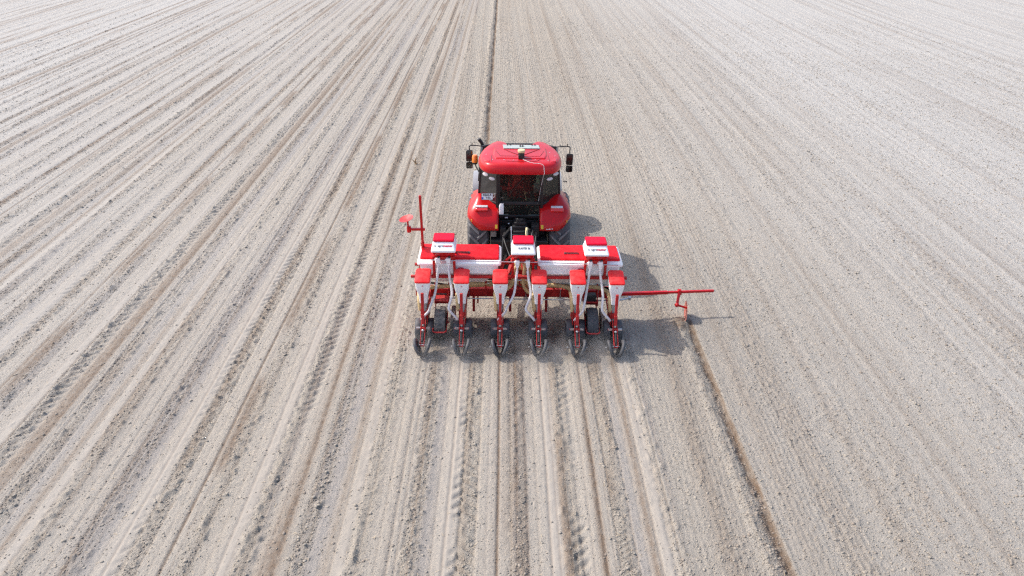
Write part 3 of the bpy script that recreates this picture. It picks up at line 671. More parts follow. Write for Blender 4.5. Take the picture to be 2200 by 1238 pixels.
# top: crown that leaves a raised rim
n0 = len(mb.v)-len(out)
inner = [(cx+(x-cx)*.55, cy+(y-cy)*.5, 2.628) for x, y in out]; inner2 = [(cx+(x-cx)*.25, cy+(y-cy)*.22, 2.634) for x, y in out]
o_ = len(mb.v); n = len(out)
for r_ in (inner, inner2): mb.v += [Vector(p) for p in r_]
for (a, b) in ((n0, o_), (o_, o_+n)):
    for j in range(n): mb.f.append([a+j, a+(j+1) % n, b+(j+1) % n, b+j])
mb.f.append([o_+n+j for j in range(n)]); mb.f.append([j for j in range(n)][::-1])
roof = obj('roof', mb, redroof, T, smooth=70); roof['off'] = (0, 4.2, 0)
md = roof.modifiers.new('sub', 'SUBSURF'); md.levels = 1; md.render_levels = 1
def rz_(x, y):
    # approximate roof height for laying seams and fittings
    lv = [(1.0, 2.47), (.99, 2.51), (.97, 2.553), (.935, 2.585), (.90, 2.598), (.84, 2.610), (.75, 2.620), (.52, 2.629), (.24, 2.635), (0, 2.636)]
    a = math.atan2(y-cy, x-cx); best = 1
    for i in range(n):
        (x1, y1), (x2, y2) = out[i], out[(i+1) % n]
        d = (x2-x1)*(math.sin(a))-(y2-y1)*math.cos(a)
        if abs(d) < 1e-9: continue
        t = ((cx-x1)*math.sin(a)-(cy-y1)*math.cos(a))/d
        if 0 <= t <= 1:
            px, py = x1+(x2-x1)*t, y1+(y2-y1)*t; rr = (px-cx)*math.cos(a)+(py-cy)*math.sin(a)
            if rr > 0: best = math.hypot(x-cx, y-cy)/rr; break
    return float(np.interp(best, [q[0] for q in lv][::-1], [q[1] for q in lv][::-1]))
dseam = paint('dark_seam', (.10, .004, .008), .6, dust=0)
def seam(pts, r=.005, name='panel_seam', mat=dseam, lift=.001):
    P = spline([(x, y, 0) for x, y in pts], 8); mb = MB(); mb.tube([(p.x, p.y, 2.643+.006*(1-abs(p.x)/.55) if abs(p.x) < .53 and 3.3 < p.y < 4.1 else rz_(p.x, p.y)+lift) for p in P], r, 5); return obj(name, mb, mat, roof, (0, 0, 0))
seam([(-.33, 3.82), (-.2, 3.64), (-.04, 3.46)]); seam([(.40, 3.82), (.24, 3.64), (.09, 3.46)])
for q_ in (-1, 1):
    seam([(q_*.50, 3.72), (q_*.44, 3.50), (q_*.40, 3.38)], .004); seam([(q_*.40, 3.38), (q_*.2, 3.375), (q_*.06, 3.375)], .003)
    seam([(q_*.58, 3.50), (q_*.585, 3.30), (q_*.58, 3.10)], .004)
seam([(-.30, 3.13), (0, 3.115), (.28, 3.13), (.36, 3.17), (.41, 3.26)], .004)
pp = [(-.50, 3.27), (.50, 3.27), (.545, 3.50), (.545, 3.92), (.42, 4.15), (-.38, 4.15), (-.545, 3.92), (-.545, 3.50)]
mb = MB(); mb.rings([[(x*1.06, cy+(y-cy)*1.05, 2.585) for x, y in pp], [(x, y, 2.642+.006*(1-abs(x)/.55)) for x, y in pp]]); obj('roof_panel', mb, redroof, roof, (0, 0, 0), bevel=.02, smooth=25)
for q_ in (-1, 1):
    mb = MB(); mb.rings([[(q_*x, y, 2.575) for x, y in ((.60, 3.10), (.74, 3.16), (.78, 3.40), (.63, 3.46))], [(q_*x, y, 2.617-.05*(x-.6)) for x, y in ((.615, 3.13), (.72, 3.18), (.755, 3.38), (.645, 3.43))]]); obj('roof_panel', mb, redroof, roof, (0, 0, 0), bevel=.012, smooth=25)
mb = MB(); mb.add([(-.36, 4.08, 2.66), (.40, 4.08, 2.66), (.42, 3.84, 2.665), (-.34, 3.84, 2.665), (-.36, 4.08, 2.63), (.40, 4.08, 2.63), (.42, 3.84, 2.63), (-.34, 3.84, 2.63)], [(0,1,2,3),(4,5,6,7),(0,1,5,4),(1,2,6,5),(2,3,7,6),(3,0,4,7)])
ht = obj('roof_hatch', mb, hatchm, roof, (0, 0, 0), bevel=.006)
mb = MB(); mb.cyl((.01, 3.95, 2.66), (.01, 3.95, 2.69), .018, 10); mb.cyl((.06, 3.95, 2.66), (.06, 3.95, 2.69), .018, 10)
for x in (-.26, -.2, .26, .32): mb.cyl((x, 4.04, 2.66), (x, 4.04, 2.685), .014, 8)
obj('hatch_bolt', mb, black, roof, (0, 0, 0), split=True)
mb = MB(); mb.lathe([(0, .001), (0, .072), (.03, .078), (.05, .07), (.058, .001)], (.02, 3.30, 2.755), 'Z', 28); ga = obj('gps_antenna', mb, cream2, T); ga['off'] = (0, 4.2, 0)
mb = MB(); mb.lathe([(0, .001), (0, .066), (.05, .06), (.05, .001)], (.02, 3.30, 2.705), 'Z', 20); mb.bb(-.04, .08, 3.23, 3.37, 2.63, 2.705); obj('antenna_base', mb, black, ga, (0, 0, 0))
P = spline([(.03, 3.29), (.08, 3.18), (.22, 3.06), (.40, 3.03), (.47, 2.985)], 8); P = [(p.x, p.y, max(rz_(p.x, p.y)+.006, 2.655 if p.y > 3.27 else 0)) for p in P]+[(.485, 2.93, 2.42), (.48, 3.10, 2.36), (.44, 3.24, 2.05), (.40, 3.33, 1.68)]
mb = MB(); mb.tube(P, .005, 6); obj('antenna_cable', mb, tube_w, T)
for (x, y) in ((-.56, 3.22), (.56, 3.2), (-.70, 3.55), (.72, 3.5), (-.33, 3.2), (.3, 3.2), (-.14, 3.18), (.62, 3.7)):
    mb = MB(); mb.cyl((x, y, rz_(x, y)-.01), (x, y, rz_(x, y)+.005), .011, 8); obj('roof_bolt', mb, alu, roof, (0, 0, 0))
# mirrors
def mirror(s, cxm, zt, x_arm):
    mb = MB(); mb.rings([rrect(-.07, .07, -.125, .125, 0, .03), rrect(-.075, .075, -.13, .13, .03, .035), rrect(-.055, .055, -.11, .11, .06, .03)])
    a = obj('mirror', mb, plastic, T, (cxm, 4.36-4.2, zt-.125)); a.rotation_euler = (R(-82), R(s*-6), R(s*8)); a['off'] = (0, 0, 0)
    return a
for s, cxm, ztop in ((-1, -1.085, 2.43), (1, 1.10, 2.37)):
    for dz, hh in ((0, .125), (-.215, .072)):
        mb = MB(); w_ = .068
        mb.rings([rrect(-w_, w_, -hh, hh, 0, .028), rrect(-w_-.006, w_+.006, -hh-.006, hh+.006, .02, .03), rrect(-w_+.01, w_-.01, -hh+.01, hh-.01, .05, .025)])
        a = obj('mirror', mb, plastic, T, (cxm-(.0 if s < 0 else 0), 4.36-4.2, ztop-.125+dz)); a.rotation_euler = (R(92), 0, R(s*-4) ); a.scale = (1, 1, -1)
        mb = MB(); mb.rings([rrect(-w_+.008, w_-.008, -hh+.008, hh-.008, -.003, .022), rrect(-w_+.008, w_-.008, -hh+.008, hh-.008, .001, .022)]); obj('glass', mb, mirrorm, a, (0, 0, 0))
    mb = MB(); mb.tube(spline([(s*.74, 4.42, 2.50), (s*.95, 4.40, 2.53), (cxm+s*-.01, 4.40, 2.52), (cxm, 4.40, 2.42), (cxm, 4.40, 2.12)], 6), .012, 8)
    mb.cyl((cxm-s*.06, 4.40, 2.52), (cxm-s*.06, 4.40, 2.585), .010, 8); mb.cyl((s*.78, 4.42, 2.51), (s*.80, 4.42, 2.35), .016, 8); obj('mirror_arm', mb, black, T)
mb = MB(); mb.lathe([(0, .001), (0, .068), (.13, .060), (.155, .042), (.16, .001)], (-.955, 4.12, 2.255), 'Z', 22); bc = obj('beacon', mb, orange, T); bc['off'] = (0, 4.2, 0)
mb = MB(); mb.lathe([(0, .001), (0, .05), (.035, .062), (.045, .062), (.045, .001)], (-.955, 4.12, 2.21), 'Z', 22); mb.tube([(-.955, 4.12, 2.22), (-.93, 4.08, 2.16), (-.82, 3.9, 2.02)], .013, 8); obj('beacon_stem', mb, black, bc, (0, 0, 0))
mb = MB(); mb.tube(spline([(-.80, 5.05, 1.3), (-.82, 5.02, 2.2), (-.82, 5.0, 2.36), (-.90, 4.98, 2.50)], 6), [.04]*18+[.045], 12); obj('exhaust_pipe', mb, black, T)
mb = MB(); mb.cyl((.92, 3.62, 2.02), (.98, 3.6, 2.02), .008, 8); mb.sphere((.99, 3.6, 2.02), .016, 6); obj('side_lamp', mb, plastic, T)
# hood, nose, front fenders
def hs_(y, w, z1, z0=1.0, r=.12): 
    return [(p[0], y, p[1]) for p in [(q[0], q[1]) for q in rrect(-w, w, z0, z1, 0, r)]]
mb = MB(); mb.rings([hs_(5.25, .42, 1.66), hs_(5.8, .41, 1.64), hs_(6.5, .39, 1.58), hs_(6.95, .36, 1.48), hs_(7.12, .31, 1.36, 1.05)]); obj('hood', mb, red, T, smooth=50)
mb = MB(); mb.bb(-.3, .3, 5.1, 7.0, .55, 1.0); mb.bb(-.7, .7, 6.27, 6.43, .48, .64); mb.bb(-.25, .25, 7.0, 7.3, .55, .95); mb.bb(-.85, .85, 4.3, 5.2, .6, .75); mb.bb(-.78, -.5, 4.4, 5.1, .45, 1.1); mb.bb(.5, .78, 4.4, 5.1, .45, 1.1)
obj('chassis', mb, black, T, bevel=.02)
for s in (-1, 1):
    mb = MB(); rs = []
    for d in range(150, 39, -10):
        a = R(d); rs.append([(s*(.88+f*.21), 6.35+math.cos(a)*(.66+e), .57+math.sin(a)*(.66+e)) for f, e in ((-1, -.05), (-.95, -.005), (-.5, .005), (.5, .005), (.95, -.005), (1, -.05))])
    o0 = 0
    for r_ in rs: mb.v += [Vector(p) for p in r_]
    for i in range(len(rs)-1):
        for j in range(5): mb.f.append([i*6+j, i*6+j+1, i*6+j+7, i*6+j+6])
    obj('front_fender', mb, greyf, T, smooth=60, solid=.01)

# ================================================================ PLANTER
P0 = (-.03, 1.35, 0)
PL = thing('seed_drill', P0, 'red and white six row seed drill with hoppers, hitched behind the tractor', 'seed drill')
def part(name, mb, mat, parent=PL, **k): return obj(name, mb, mat, parent, **k)
TB = (1.42, .56)
mb = MB(); mb.beam((-1.98, TB[0], TB[1]), (1.98, TB[0], TB[1]), .14, .17); part('toolbar', mb, redframe, bevel=.008)
mb = MB(); mb.beam((-1.93, .90, 1.145), (2.0, .90, 1.145), .05, .05)
for x in (-1.85, -.34, .38, 1.86):
    mb.beam((x, .90, 1.12), (x, 1.38, .62), .05, .05); mb.beam((x, .9, 1.145), (x, 1.58, 1.10), .04, .04)
mb.beam((-1.93, 1.58, 1.10), (2.0, 1.58, 1.10), .05, .05)
for x in (-1.3, 1.35): mb.beam((x, 1.58, 1.10), (x, 1.42, .6), .05, .05)
part('tank_frame', mb, redframe, bevel=.005)
mb = MB(); mb.beam((-.30, 1.5, .56), (-.06, 2.1, 1.05), .06, .06); mb.beam((.32, 1.5, .56), (.12, 2.1, 1.05), .06, .06); mb.beam((-.42, 1.5, .56), (-.42, 2.1, .6), .05, .12); mb.beam((.45, 1.5, .56), (.45, 2.1, .6), .05, .12); mb.beam((-.10, 2.1, 1.05), (.15, 2.1, 1.05), .06, .06)
mb.beam((-.36, 1.42, 1.12), (-.12, 1.1, 1.50), .04, .04); mb.beam((-.36, .95, 1.12), (-.30, 1.05, 1.34), .05, .05); mb.beam((.40, .95, 1.12), (.36, 1.1, 1.30), .05, .05); mb.beam((.20, 1.1, 1.33), (.40, 1.1, 1.33), .05, .05)
part('hitch_frame', mb, redframe, bevel=.006, split=True)
# fertiliser tanks
def tank(x0, x1, ex):
    mb = MB(); g = .06
    mb.rings([rrect(x0+.30, x1-.30, 1.12, 1.36, .92, .03), rrect(x0+.13, x1-.13, .98, 1.50, 1.12, .05), rrect(x0+g, x1-g, .885, 1.58, 1.22, .05), rrect(x0+g-.01, x1-g+.01, .875, 1.59, 1.395, .05), rrect(x0, x1, .84, 1.63, 1.40, .06), rrect(x0, x1, .84, 1.63, 1.435, .06), rrect(x0+.02, x1-.02, .86, 1.61, 1.455, .05)])
    t = part('fertiliser_tank', mb, cream, smooth=35); t['off'] = P0
    zf = lambda z: (lambda x, y: z+.012*math.cos((y-1.27)*4))
    mb = MB(); a, b = x0+.045, x1-.045
    mb.rings([rrect(a, b, .975, 1.575, 0, .03, zf=zf(1.445)), rrect(a, b, .975, 1.575, 0, .03, zf=zf(1.475)), rrect(a+.012, b-.012, .99, 1.565, 0, .03, zf=zf(1.49)), rrect(a+.3, b-.3, 1.1, 1.45, 0, .1, zf=zf(1.497))])
    l = obj('lid', mb, redlid, t, (0, 0, 0), smooth=30)
    return t, l
for (x0, x1, ex, hx, d) in ((-1.87, -.33, -1.075, -1.17, 1), (.345, 1.905, 1.135, 1.09, -1)):
    t, l = tank(x0, x1, ex)
    hx0, hx1 = (hx-.02, hx+.24) if d > 0 else (hx-.24, hx+.02)
    mb = MB(); mb.tube([(hx0, 1.14, 1.51), (hx0, 1.14, 1.525), (hx1, 1.14, 1.525), (hx1, 1.14, 1.51)] , .008, 6); mb.tube([(hx0, 1.20, 1.515), (hx1, 1.20, 1.515)], .005, 5)
    k = hx1 if d > 0 else hx0; mb.box((k, 1.16, 1.51), (.025, .06, .03)); obj('handle', mb, plastic, t, (0, 0, 0))
    mb = MB(); mb.lathe([(-.004, .001), (-.004, .06), (.004, .06), (.004, .001)], (0, 0, 0), 'Z', 24); e = obj('emblem', mb, inkr, t, (ex, .868, 1.315)); e.rotation_euler = (R(90), 0, 0); e.scale = (1, .6, 1)
    e['off'] = (0, 0, 0)
    mb = MB(); mb.add([(0, .036, .006), (-.026, -.03, .006), (-.016, -.03, .006), (0, .016, .006), (.016, -.03, .006), (.026, -.03, .006)], [(0, 1, 2, 3), (0, 3, 4, 5)]); obj('emblem_mark', mb, inkw, e, (0, 0, 0))
# granule boxes on stands
def granbox(cx_, z_, words):
    legs = MB()
    for s in (-1, 1):
        legs.beam((cx_+s*.185, .80, z_-.13), (cx_+s*.185, .865, 1.15), .045, .045); legs.beam((cx_+s*.185, 1.05, z_-.13), (cx_+s*.185, 1.58, 1.12), .03, .03)
    st_ = part('box_stand', MB().bb(cx_-.19, cx_+.19, .80, 1.06, z_-.165, z_-.15), red, bevel=.004); obj('leg', legs, red, st_, (0, 0, 0), bevel=.004, split=True); st_['off'] = P0
    mb = MB(); x0, x1 = cx_-.195, cx_+.195
    mb.rings([rrect(x0+.03, x1-.03, .80, 1.06, z_-.16, .01), rrect(x0, x1, .73, 1.10, z_-.05, .01), rrect(x0, x1, .71, 1.12, z_-.012, .01)])
    mb.prism([(x0+.01, z_-.14), (x1-.01, z_-.14), (x1-.03, z_-.19), (cx_+.12, z_-.23), (cx_+.05, z_-.19), (cx_, z_-.23), (cx_-.05, z_-.19), (cx_-.12, z_-.23), (x0+.03, z_-.19)], .775, .80)
    obj('box_base', mb, red, st_, (0, 0, 0), bevel=.004)
    x0, x1 = cx_-.22, cx_+.22
    mb = MB(); mb.rings([rrect(x0, x1, .69, 1.14, z_-.012, .03), rrect(x0, x1, .69, 1.14, z_+.018, .03), rrect(x0+.006, x1-.006, .70, 1.135, z_+.03, .03), rrect(x0+.038, x1-.038, .835, 1.125, z_+.135, .03)])
    b = part('granule_box', mb, white, smooth=30); b['off'] = (0, 0, 0)
    mb = MB(); mb.rings([rrect(x0+.035, x1-.035, .825, 1.13, z_+.135, .015), rrect(x0+.03, x1-.03, .82, 1.135, z_+.165, .02), rrect(x0+.045, x1-.045, .84, 1.12, z_+.18, .02)]); obj('lid', mb, redbox, b, (0, 0, 0), smooth=30)
    sl = math.atan2(.105, .135); cyf, czf = .767, z_+.083
    for s, mt, size, dx, bd in words: text('lettering', s, size, (cx_+dx, cyf-.003, czf+.003), (sl, 0, 0), mt, b, .64 if len(s) > 8 else 1.0, bd)
    if len(words) > 1:
        m_ = MB(); m_.lathe([(-.001, .001), (-.001, .018), (.001, .018), (.001, .001)], (0, 0, 0), 'Z', 16); e = obj('emblem', m_, paint('pale_print', (.45, .42, .40), .5, dust=0), b, (cx_-.15, cyf-.003, czf+.003)); e.rotation_euler = (sl, 0, 0)
    mets = MB(); ou = MB()
    for s in (-1, 1):
        x = cx_+s*.095-.01
        mets.bb(x-.005, x+.035, .76, .80, z_-.185, z_-.12); ou.box((x, .75, z_-.20), (.07, .06, .10), tx=1.1); ou.box((x, .745, z_-.26), (.05, .05, .05), tx=1.3); ou.cyl((x, .745, z_-.28), (x, .74, z_-.34), .016, 10); ou.bb(x-.06, x-.03, .74, .77, z_-.20, z_-.17)
    obj('meter_window', mets, black, b, (0, 0, 0), split=True); obj('outlet', ou, cream, b, (0, 0, 0), bevel=.006, split=True)
    return z_-.34
logo = [('agro', inkg, .060, -.050, .0004), ('master', inkr, .060, .080, .0014)]
granbox(-1.37, 1.745, logo); granbox(.068, 1.71, [("PLANTER '06", inkg, .058, .012, .0004)]); granbox(1.39, 1.70, logo)
mb = MB(); mb.lathe([(0, .02), (0, .026), (.002, .026), (.002, .02)], (0, 0, 0), 'Z', 16)
mb = MB(); mb.tube([(-1.60, .765, 1.545), (-.33, .76, 1.525), (.6, .765, 1.515), (1.80, .77, 1.475)], .009, 6); part('agitator_rod', mb, steel)
# milky tubes down to the rows
SEED = [(-1.475, 1.40, -1.81+.09), (-1.285, 1.40, -1.11-.07), (-.037, 1.36, -.41+.09), (.153, 1.36, .29-.06), (1.285, 1.36, .99+.09), (1.475, 1.36, 1.69-.07)]
for i, (x, z, xe) in enumerate(SEED):
    s = 1 if i % 2 == 0 else -1
    mb = MB(); mb.tube(spline([(x, .74, z), (x-s*.02, .70, 1.2), (x-s*.06, .58, .95), (xe+s*.10, .46, .74), (xe+s*.07, .44, .66), (xe-s*.02, .42, .56), (xe-s*.06, .42, .50)], 7), .023, 10); part('granule_tube', mb, tube_w)
# fan and beige air hoses
mb = MB(); mb.lathe([(-.10, .02), (-.10, .26), (-.06, .30), (.06, .30), (.10, .26), (.10, .02)], (.03, 1.72, .86), 'X', 32); mb.bb(-.12, .18, 1.5, 1.7, .58, .66); mb.cyl((-.1, 1.72, .86), (.22, 1.72, .86), .09, 20)
part('fan', mb, redframe, bevel=.004)
mb = MB(); mb.bb(-.30, .36, 1.28, 1.34, .70, .98); mb.beam((-.34, 1.05, 1.10), (.40, 1.05, 1.10), .03, .035); mb.cyl((.10, 1.27, .84), (.10, 1.30, .84), .035, 12); part('manifold_panel', mb, redframe, bevel=.004, split=True)
mb = MB(); mb.cyl((-.10, .98, 1.04), (.20, .98, 1.04), .015, 10); mb.cyl((-.9, 1.15, .88), (-.55, 1.15, .88), .02, 10); mb.cyl((.48, 1.15, .88), (.95, 1.15, .88), .012, 10); mb.cyl((-1.95, 1.25, .50), (1.95, 1.25, .47), .012, 8); part('drive_shaft', mb, steel, split=True)
def hose(pts, r=.034, n=14): 
    P = spline(pts, n); m_ = MB(); m_.tube(P, r, 12, wave=.13); part('air_hose', m_, beige)
hose([(-.05, 1.5, .9), (-.10, 1.25, 1.15), (-.05, 1.1, 1.33), (.0, 1.05, 1.36), (-.09, 1.02, 1.22), (-.11, 1.0, 1.0), (-.2, 1.0, .85), (-.41, .9, .78)], .032)
hose([(.03, 1.5, 1.0), (.00, 1.15, 1.28), (.05, 1.05, 1.40), (.10, 1.02, 1.32), (.09, .98, 1.10), (.09, .95, .95), (.16, .92, .84), (.28, .88, .78)], .032)
hose([(.12, 1.5, .95), (.13, 1.2, 1.2), (.17, 1.1, 1.30), (.20, 1.05, 1.15), (.17, 1.02, .95), (.22, 1.02, .85), (.30, .98, .80)], .030)
hose([(.0, 1.3, .85), (-.3, 1.22, .86), (-.7, 1.15, .87), (-1.1, 1.08, .87), (-1.12, .92, .80)], .038)
hose([(.0, 1.3, .80), (-.5, 1.25, .80), (-1.1, 1.18, .80), (-1.5, 1.10, .82), (-1.80, 1.0, .82), (-1.83, .92, .76)], .036)
hose([(.05, 1.3, .83), (.4, 1.15, .85), (.7, 1.12, .86), (.95, 1.05, .84), (.98, .92, .80)], .038)
hose([(.1, 1.3, .80), (.6, 1.22, .80), (1.1, 1.16, .82), (1.5, 1.08, .84), (1.68, .98, .80), (1.69, .92, .76)], .036)
# ---- row unit (authored around x = 0, y in planter space minus nothing)
def row_unit():
    mb = MB()
    mb.beam((0, .345, 1.09), (0, .34, .88), .052, .04, up=(0, 1, 0)); mb.beam((0, .34, .88), (0, .30, .66), .045, .045, up=(0, 1, 0)); mb.beam((0, .30, .68), (0, .27, .50), .055, .06, up=(0, 1, 0))
    for s in (-1, 1):
        mb.beam((s*.038, .42, .50), (s*.034, -.02, .215), .010, .075); mb.beam((s*.05, 1.36, .62), (s*.05, .92, .56), .02, .045); mb.beam((s*.05, 1.36, .48), (s*.05, .92, .42), .02, .045)
        mb.bb(s*.055-.006, s*.055+.006, .50, .96, .30, .66)
    mb.bb(-.13, .13, .245, .285, .395, .425); mb.bb(-.035, .035, -.03, .07, .195, .215); mb.bb(-.09, .09, 1.33, 1.51, .47, .645); mb.bb(-.045, .045, .5, .95, .50, .60)
    mb.bb(-.10, -.06, .62, .72, .62, .74)
    u = obj('row_unit', mb, redframe, PL, (0, 0, 0), bevel=.004)
    m_ = MB(); m_.bb(-.125, -.055, .235, .265, .405, .435); m_.bb(.055, .125, .235, .265, .405, .435)
    m_.sphere((0, .19, .405), .026, 8); m_.cyl((0, .27, .46), (0, .27, .50), .02, 10);  m_.cyl((-.06, -.01, .225), (.06, -.01, .225), .008, 8)
    m_.sphere((-.022, .055, .262), .012, 6); m_.sphere((.02, .09, .285), .011, 6)
    k_ = MB(); k_.tube([(0, .165+(-.145)*q_/20, .375+(-.10)*q_/20) for q_ in range(21)], .019, 8, wave=.25); obj('spring', k_, plastic, u, (0, 0, 0))
    obj('adjuster', m_, steel, u, (0, 0, 0), split=True)
    m_ = MB(); zf = lambda a, b: (lambda x, y: a+(b-a)*(y-.44)/.33)
    m_.rings([rrect(-.070, .070, .49, .72, .80, .02), rrect(-.078, .078, .485, .725, .92, .025), rrect(-.092, .092, .48, .74, .98, .03), rrect(-.126, .126, .46, .775, 1.10, .04), rrect(-.133, .133, .445, .785, 0, .04, zf=zf(1.20, 1.24)), rrect(-.133, .133, .44, .785, 0, .04, zf=zf(1.255, 1.32))])
    hp = obj('seed_hopper', m_, white, u, (0, 0, 0), smooth=35)
    m_ = MB(); m_.add([(-.020, .448, 1.175), (.020, .448, 1.175), (0, .446, 1.195)], [(0, 1, 2)]); m_.add([(-.020, .450, 1.167), (.020, .450, 1.167), (.012, .450, 1.161), (-.012, .450, 1.161)], [(0, 1, 2, 3)]); obj('emblem', m_, inkr, hp, (0, 0, 0))
    m_ = MB(); m_.rings([rrect(-.138, .138, .425, .79, 0, .035, zf=zf(1.245, 1.31)), rrect(-.140, .140, .42, .792, 0, .035, zf=zf(1.275, 1.345)), rrect(-.125, .125, .435, .78, 0, .04, zf=zf(1.295, 1.365)), rrect(-.06, .06, .50, .72, 0, .04, zf=zf(1.302, 1.375))]); obj('lid', m_, reddust, u, (0, 0, 0), smooth=40)
    m_ = MB(); m_.rings([rrect(-.045, .035, .55, .72, .42, .02), rrect(-.05, .05, .54, .72, .62, .02), rrect(-.05, .05, .54, .72, .84, .02)]); m_.lathe([(-.03, .01), (-.03, .12), (.03, .12), (.03, .01)], (.02, .74, .62), 'X', 24); obj('seed_meter', m_, paint('grey_plastic', (.30, .29, .29), .5, dust=.4), u, (0, 0, 0), smooth=35)
    m_ = MB(); m_.tube(spline([(-.085, .92, .80), (-.10, .74, .90), (-.095, .62, .86), (-.085, .56, .74), (-.07, .55, .62)], 9), .030, 12, wave=.12); obj('air_hose', m_, beige, u, (0, 0, 0))
    m_ = MB(); m_.add([(-.012, .45, .02), (.012, .45, .02), (.012, .9, -.02), (-.012, .9, -.02), (-.02, .48, .42), (.02, .48, .42), (.02, .82, .42), (-.02, .82, .42)], [(0,1,2,3),(4,5,6,7),(0,1,5,4),(1,2,6,5),(2,3,7,6),(3,0,4,7)]); obj('opener', m_, plastic, u, (0, 0, 0))
    for s in (-1, 1):
        m_ = MB(); w_ = .062; m_.lathe([(-w_, .14), (-w_, .185), (-w_*.75, .20), (0, .205), (w_*.75, .20), (w_, .185), (w_, .14)], (s*.115, .60, .195), 'X', 36); g = obj('gauge_wheel', m_, rubber2, u, (0, 0, 0), smooth=50)
        m_ = MB(); m_.lathe([(-.03, .142), (.03, .142), (.01, .05), (.012, .004), (-.012, .004), (-.01, .05)], (s*.115, .60, .195), 'X', 24); obj('rim', m_, redframe, u if False else g, (0, 0, 0))
        tl = Matrix.Rotation(R(s*18.5), 3, 'Y'); tl = Matrix.Rotation(R(-s*2), 3, 'Z') @ tl
        c = (s*.092, .015, .162)
        m_ = MB(); m_.lathe([(-.02, .100), (-.031, .125), (-.028, .150), (-.015, .166), (0, .170), (.015, .166), (.028, .150), (.031, .125), (.02, .100)], c, 'X', 36, tl); g = obj('press_wheel', m_, rubber2, u, (0, 0, 0), smooth=50)
        m_ = MB(); m_.lathe([(-.012, .107), (.012, .107), (.004, .05), (.006, .002), (-.006, .002), (-.004, .05)], c, 'X', 24, tl); a = tl @ Vector((s*.05, 0, 0)); m_.cyl(Vector(c)-a, Vector(c)+a*.8, .009, 8); obj('rim', m_, plastic, g, (0, 0, 0))
    m_ = MB(); m_.cyl((-.185, .015, .185), (-.165, .015, .18), .012, 8); m_.cyl((.165, .015, .18), (.185, .015, .185), .010, 8); obj('axle_cap', m_, alu, u, (0, 0, 0), split=True)
    return u
u0 = row_unit()
for i in range(6):
    u = u0 if i == 0 else copy_tree(u0, PL)
    u.location = (-1.75+.7*i+.01-P0[0], -P0[1], 0); u.name = 'row_unit' if i == 0 else 'row_unit.%03d' % i
# drive wheels on red forks
def drive_wheel(x, mat, hoseside):
    o = MB(); c = (x, .66, .30); w = .10; r = .30
    o.lathe([(-w, r*.6), (-w-.005, r*.8), (-w, r*.93), (-w*.7, r*.975), (0, r*.985), (w*.7, r*.975), (w, r*.93), (w+.005, r*.8), (w, r*.6)], c, 'X', 40)
    for s in (-1, 1):
        for k in range(22):
            a0 = 2*math.pi*(k+(.5 if s > 0 else 0))/22; rs = []
            for t in (0, .33, .66, 1):
                a = a0+t*.20; xx = x+s*(.004+t*(w-.004)); rr = r*.975-.012*t
                rs.append([(xx, c[1]-math.cos(a+da)*(rr+dr), c[2]+math.sin(a+da)*(rr+dr)) for da, dr in ((-.055, 0), (-.03, .014), (.03, .014), (.055, 0))])
            o.rings(rs)
    t = part('drive_wheel', o, mat, smooth=35); t['off'] = P0
    m_ = MB(); m_.lathe([(-.04, r*.6), (.04, r*.6), (.02, .06), (.05, .04), (.05, .003), (-.05, .003), (-.05, .04), (-.02, .06)], c, 'X', 24); obj('rim', m_, redframe, t, (0, 0, 0))
    m_ = MB()
    for s in (-1, 1):
        m_.beam((x+s*.12, .60, .30), (x+s*.12, 1.32, .52), .016, .07); m_.beam((x+s*.12, .66, .30), (x+s*.125, .34, .30), .014, .03); m_.cyl((x+s*.11, .66, .30), (x+s*.15, .66, .30), .02, 8)
    m_.tube([(x-.125, .34, .30), (x-.08, .32, .285), (x+.08, .32, .285), (x+.125, .34, .30)], .016, 6)
    m_.bb(x-.12, x+.12, 1.02, 1.30, .50, .56); m_.box((x, 1.0, .56), (.24, .16, .02), rx=-.6); m_.bb(x-.12, x+.12, 1.3, 1.36, .42, .66); m_.beam((x-.13, 1.02, .5), (x-.13, 1.2, .86), .02, .06); m_.beam((x+.13, 1.02, .5), (x+.13, 1.2, .86), .02, .06)
    part('wheel_fork', m_, redframe, bevel=.003, split=True)
    m_ = MB()
    if hoseside: m_.bb(x-.10, x+.10, .98, 1.12, .60, .72)
    else: m_.cyl((x-.1, 1.1, .66), (x+.1, 1.1, .66), .018, 8)
    part('gear_case', m_, plastic, bevel=.01)
drive_wheel(-1.455, muddy, False); drive_wheel(1.375, rubber2, True)
# grey blocks beside the forks, jacks and brackets under the bar
mb = MB()
for x in (-.86, -.15, .55): mb.beam((x, 1.36, .50), (x, 1.30, .18), .05, .05)
mb.beam((1.52, 1.2, .5), (1.52, 1.2, .38), .05, .05); mb.beam((-.86+.08, 1.36, .50), (-.78, 1.36, .33), .03, .03)
for x in (-1.98, 1.98): mb.cyl((x-.05*(1 if x > 0 else -1), .98, 1.10), (x+.03*(1 if x > 0 else -1), .98, 1.10), .03, 12)
mb.cyl((-1.96, 1.28, 1.20), (-1.83, 1.28, 1.20), .03, 12); mb.beam((-1.86, 1.28, 1.20), (-1.85, 1.15, .95), .04, .04); mb.cyl((1.90, 1.28, 1.20), (1.97, 1.28, 1.22), .03, 12)
for x in (-.62, .68): mb.beam((x, 1.15, .62), (x, 1.15, 1.1), .03, .05)
part('bracket', mb, redframe, bevel=.003, split=True)
mb = MB(); mb.bb(-1.27, -1.19, .62, 1.1, .04, .42); mb.bb(1.56, 1.63, .62, 1.1, .04, .40); part('scraper_plate', mb, paint('dusty_plate', (.36, .31, .26), .8, dust=.5), bevel=.01, split=True)
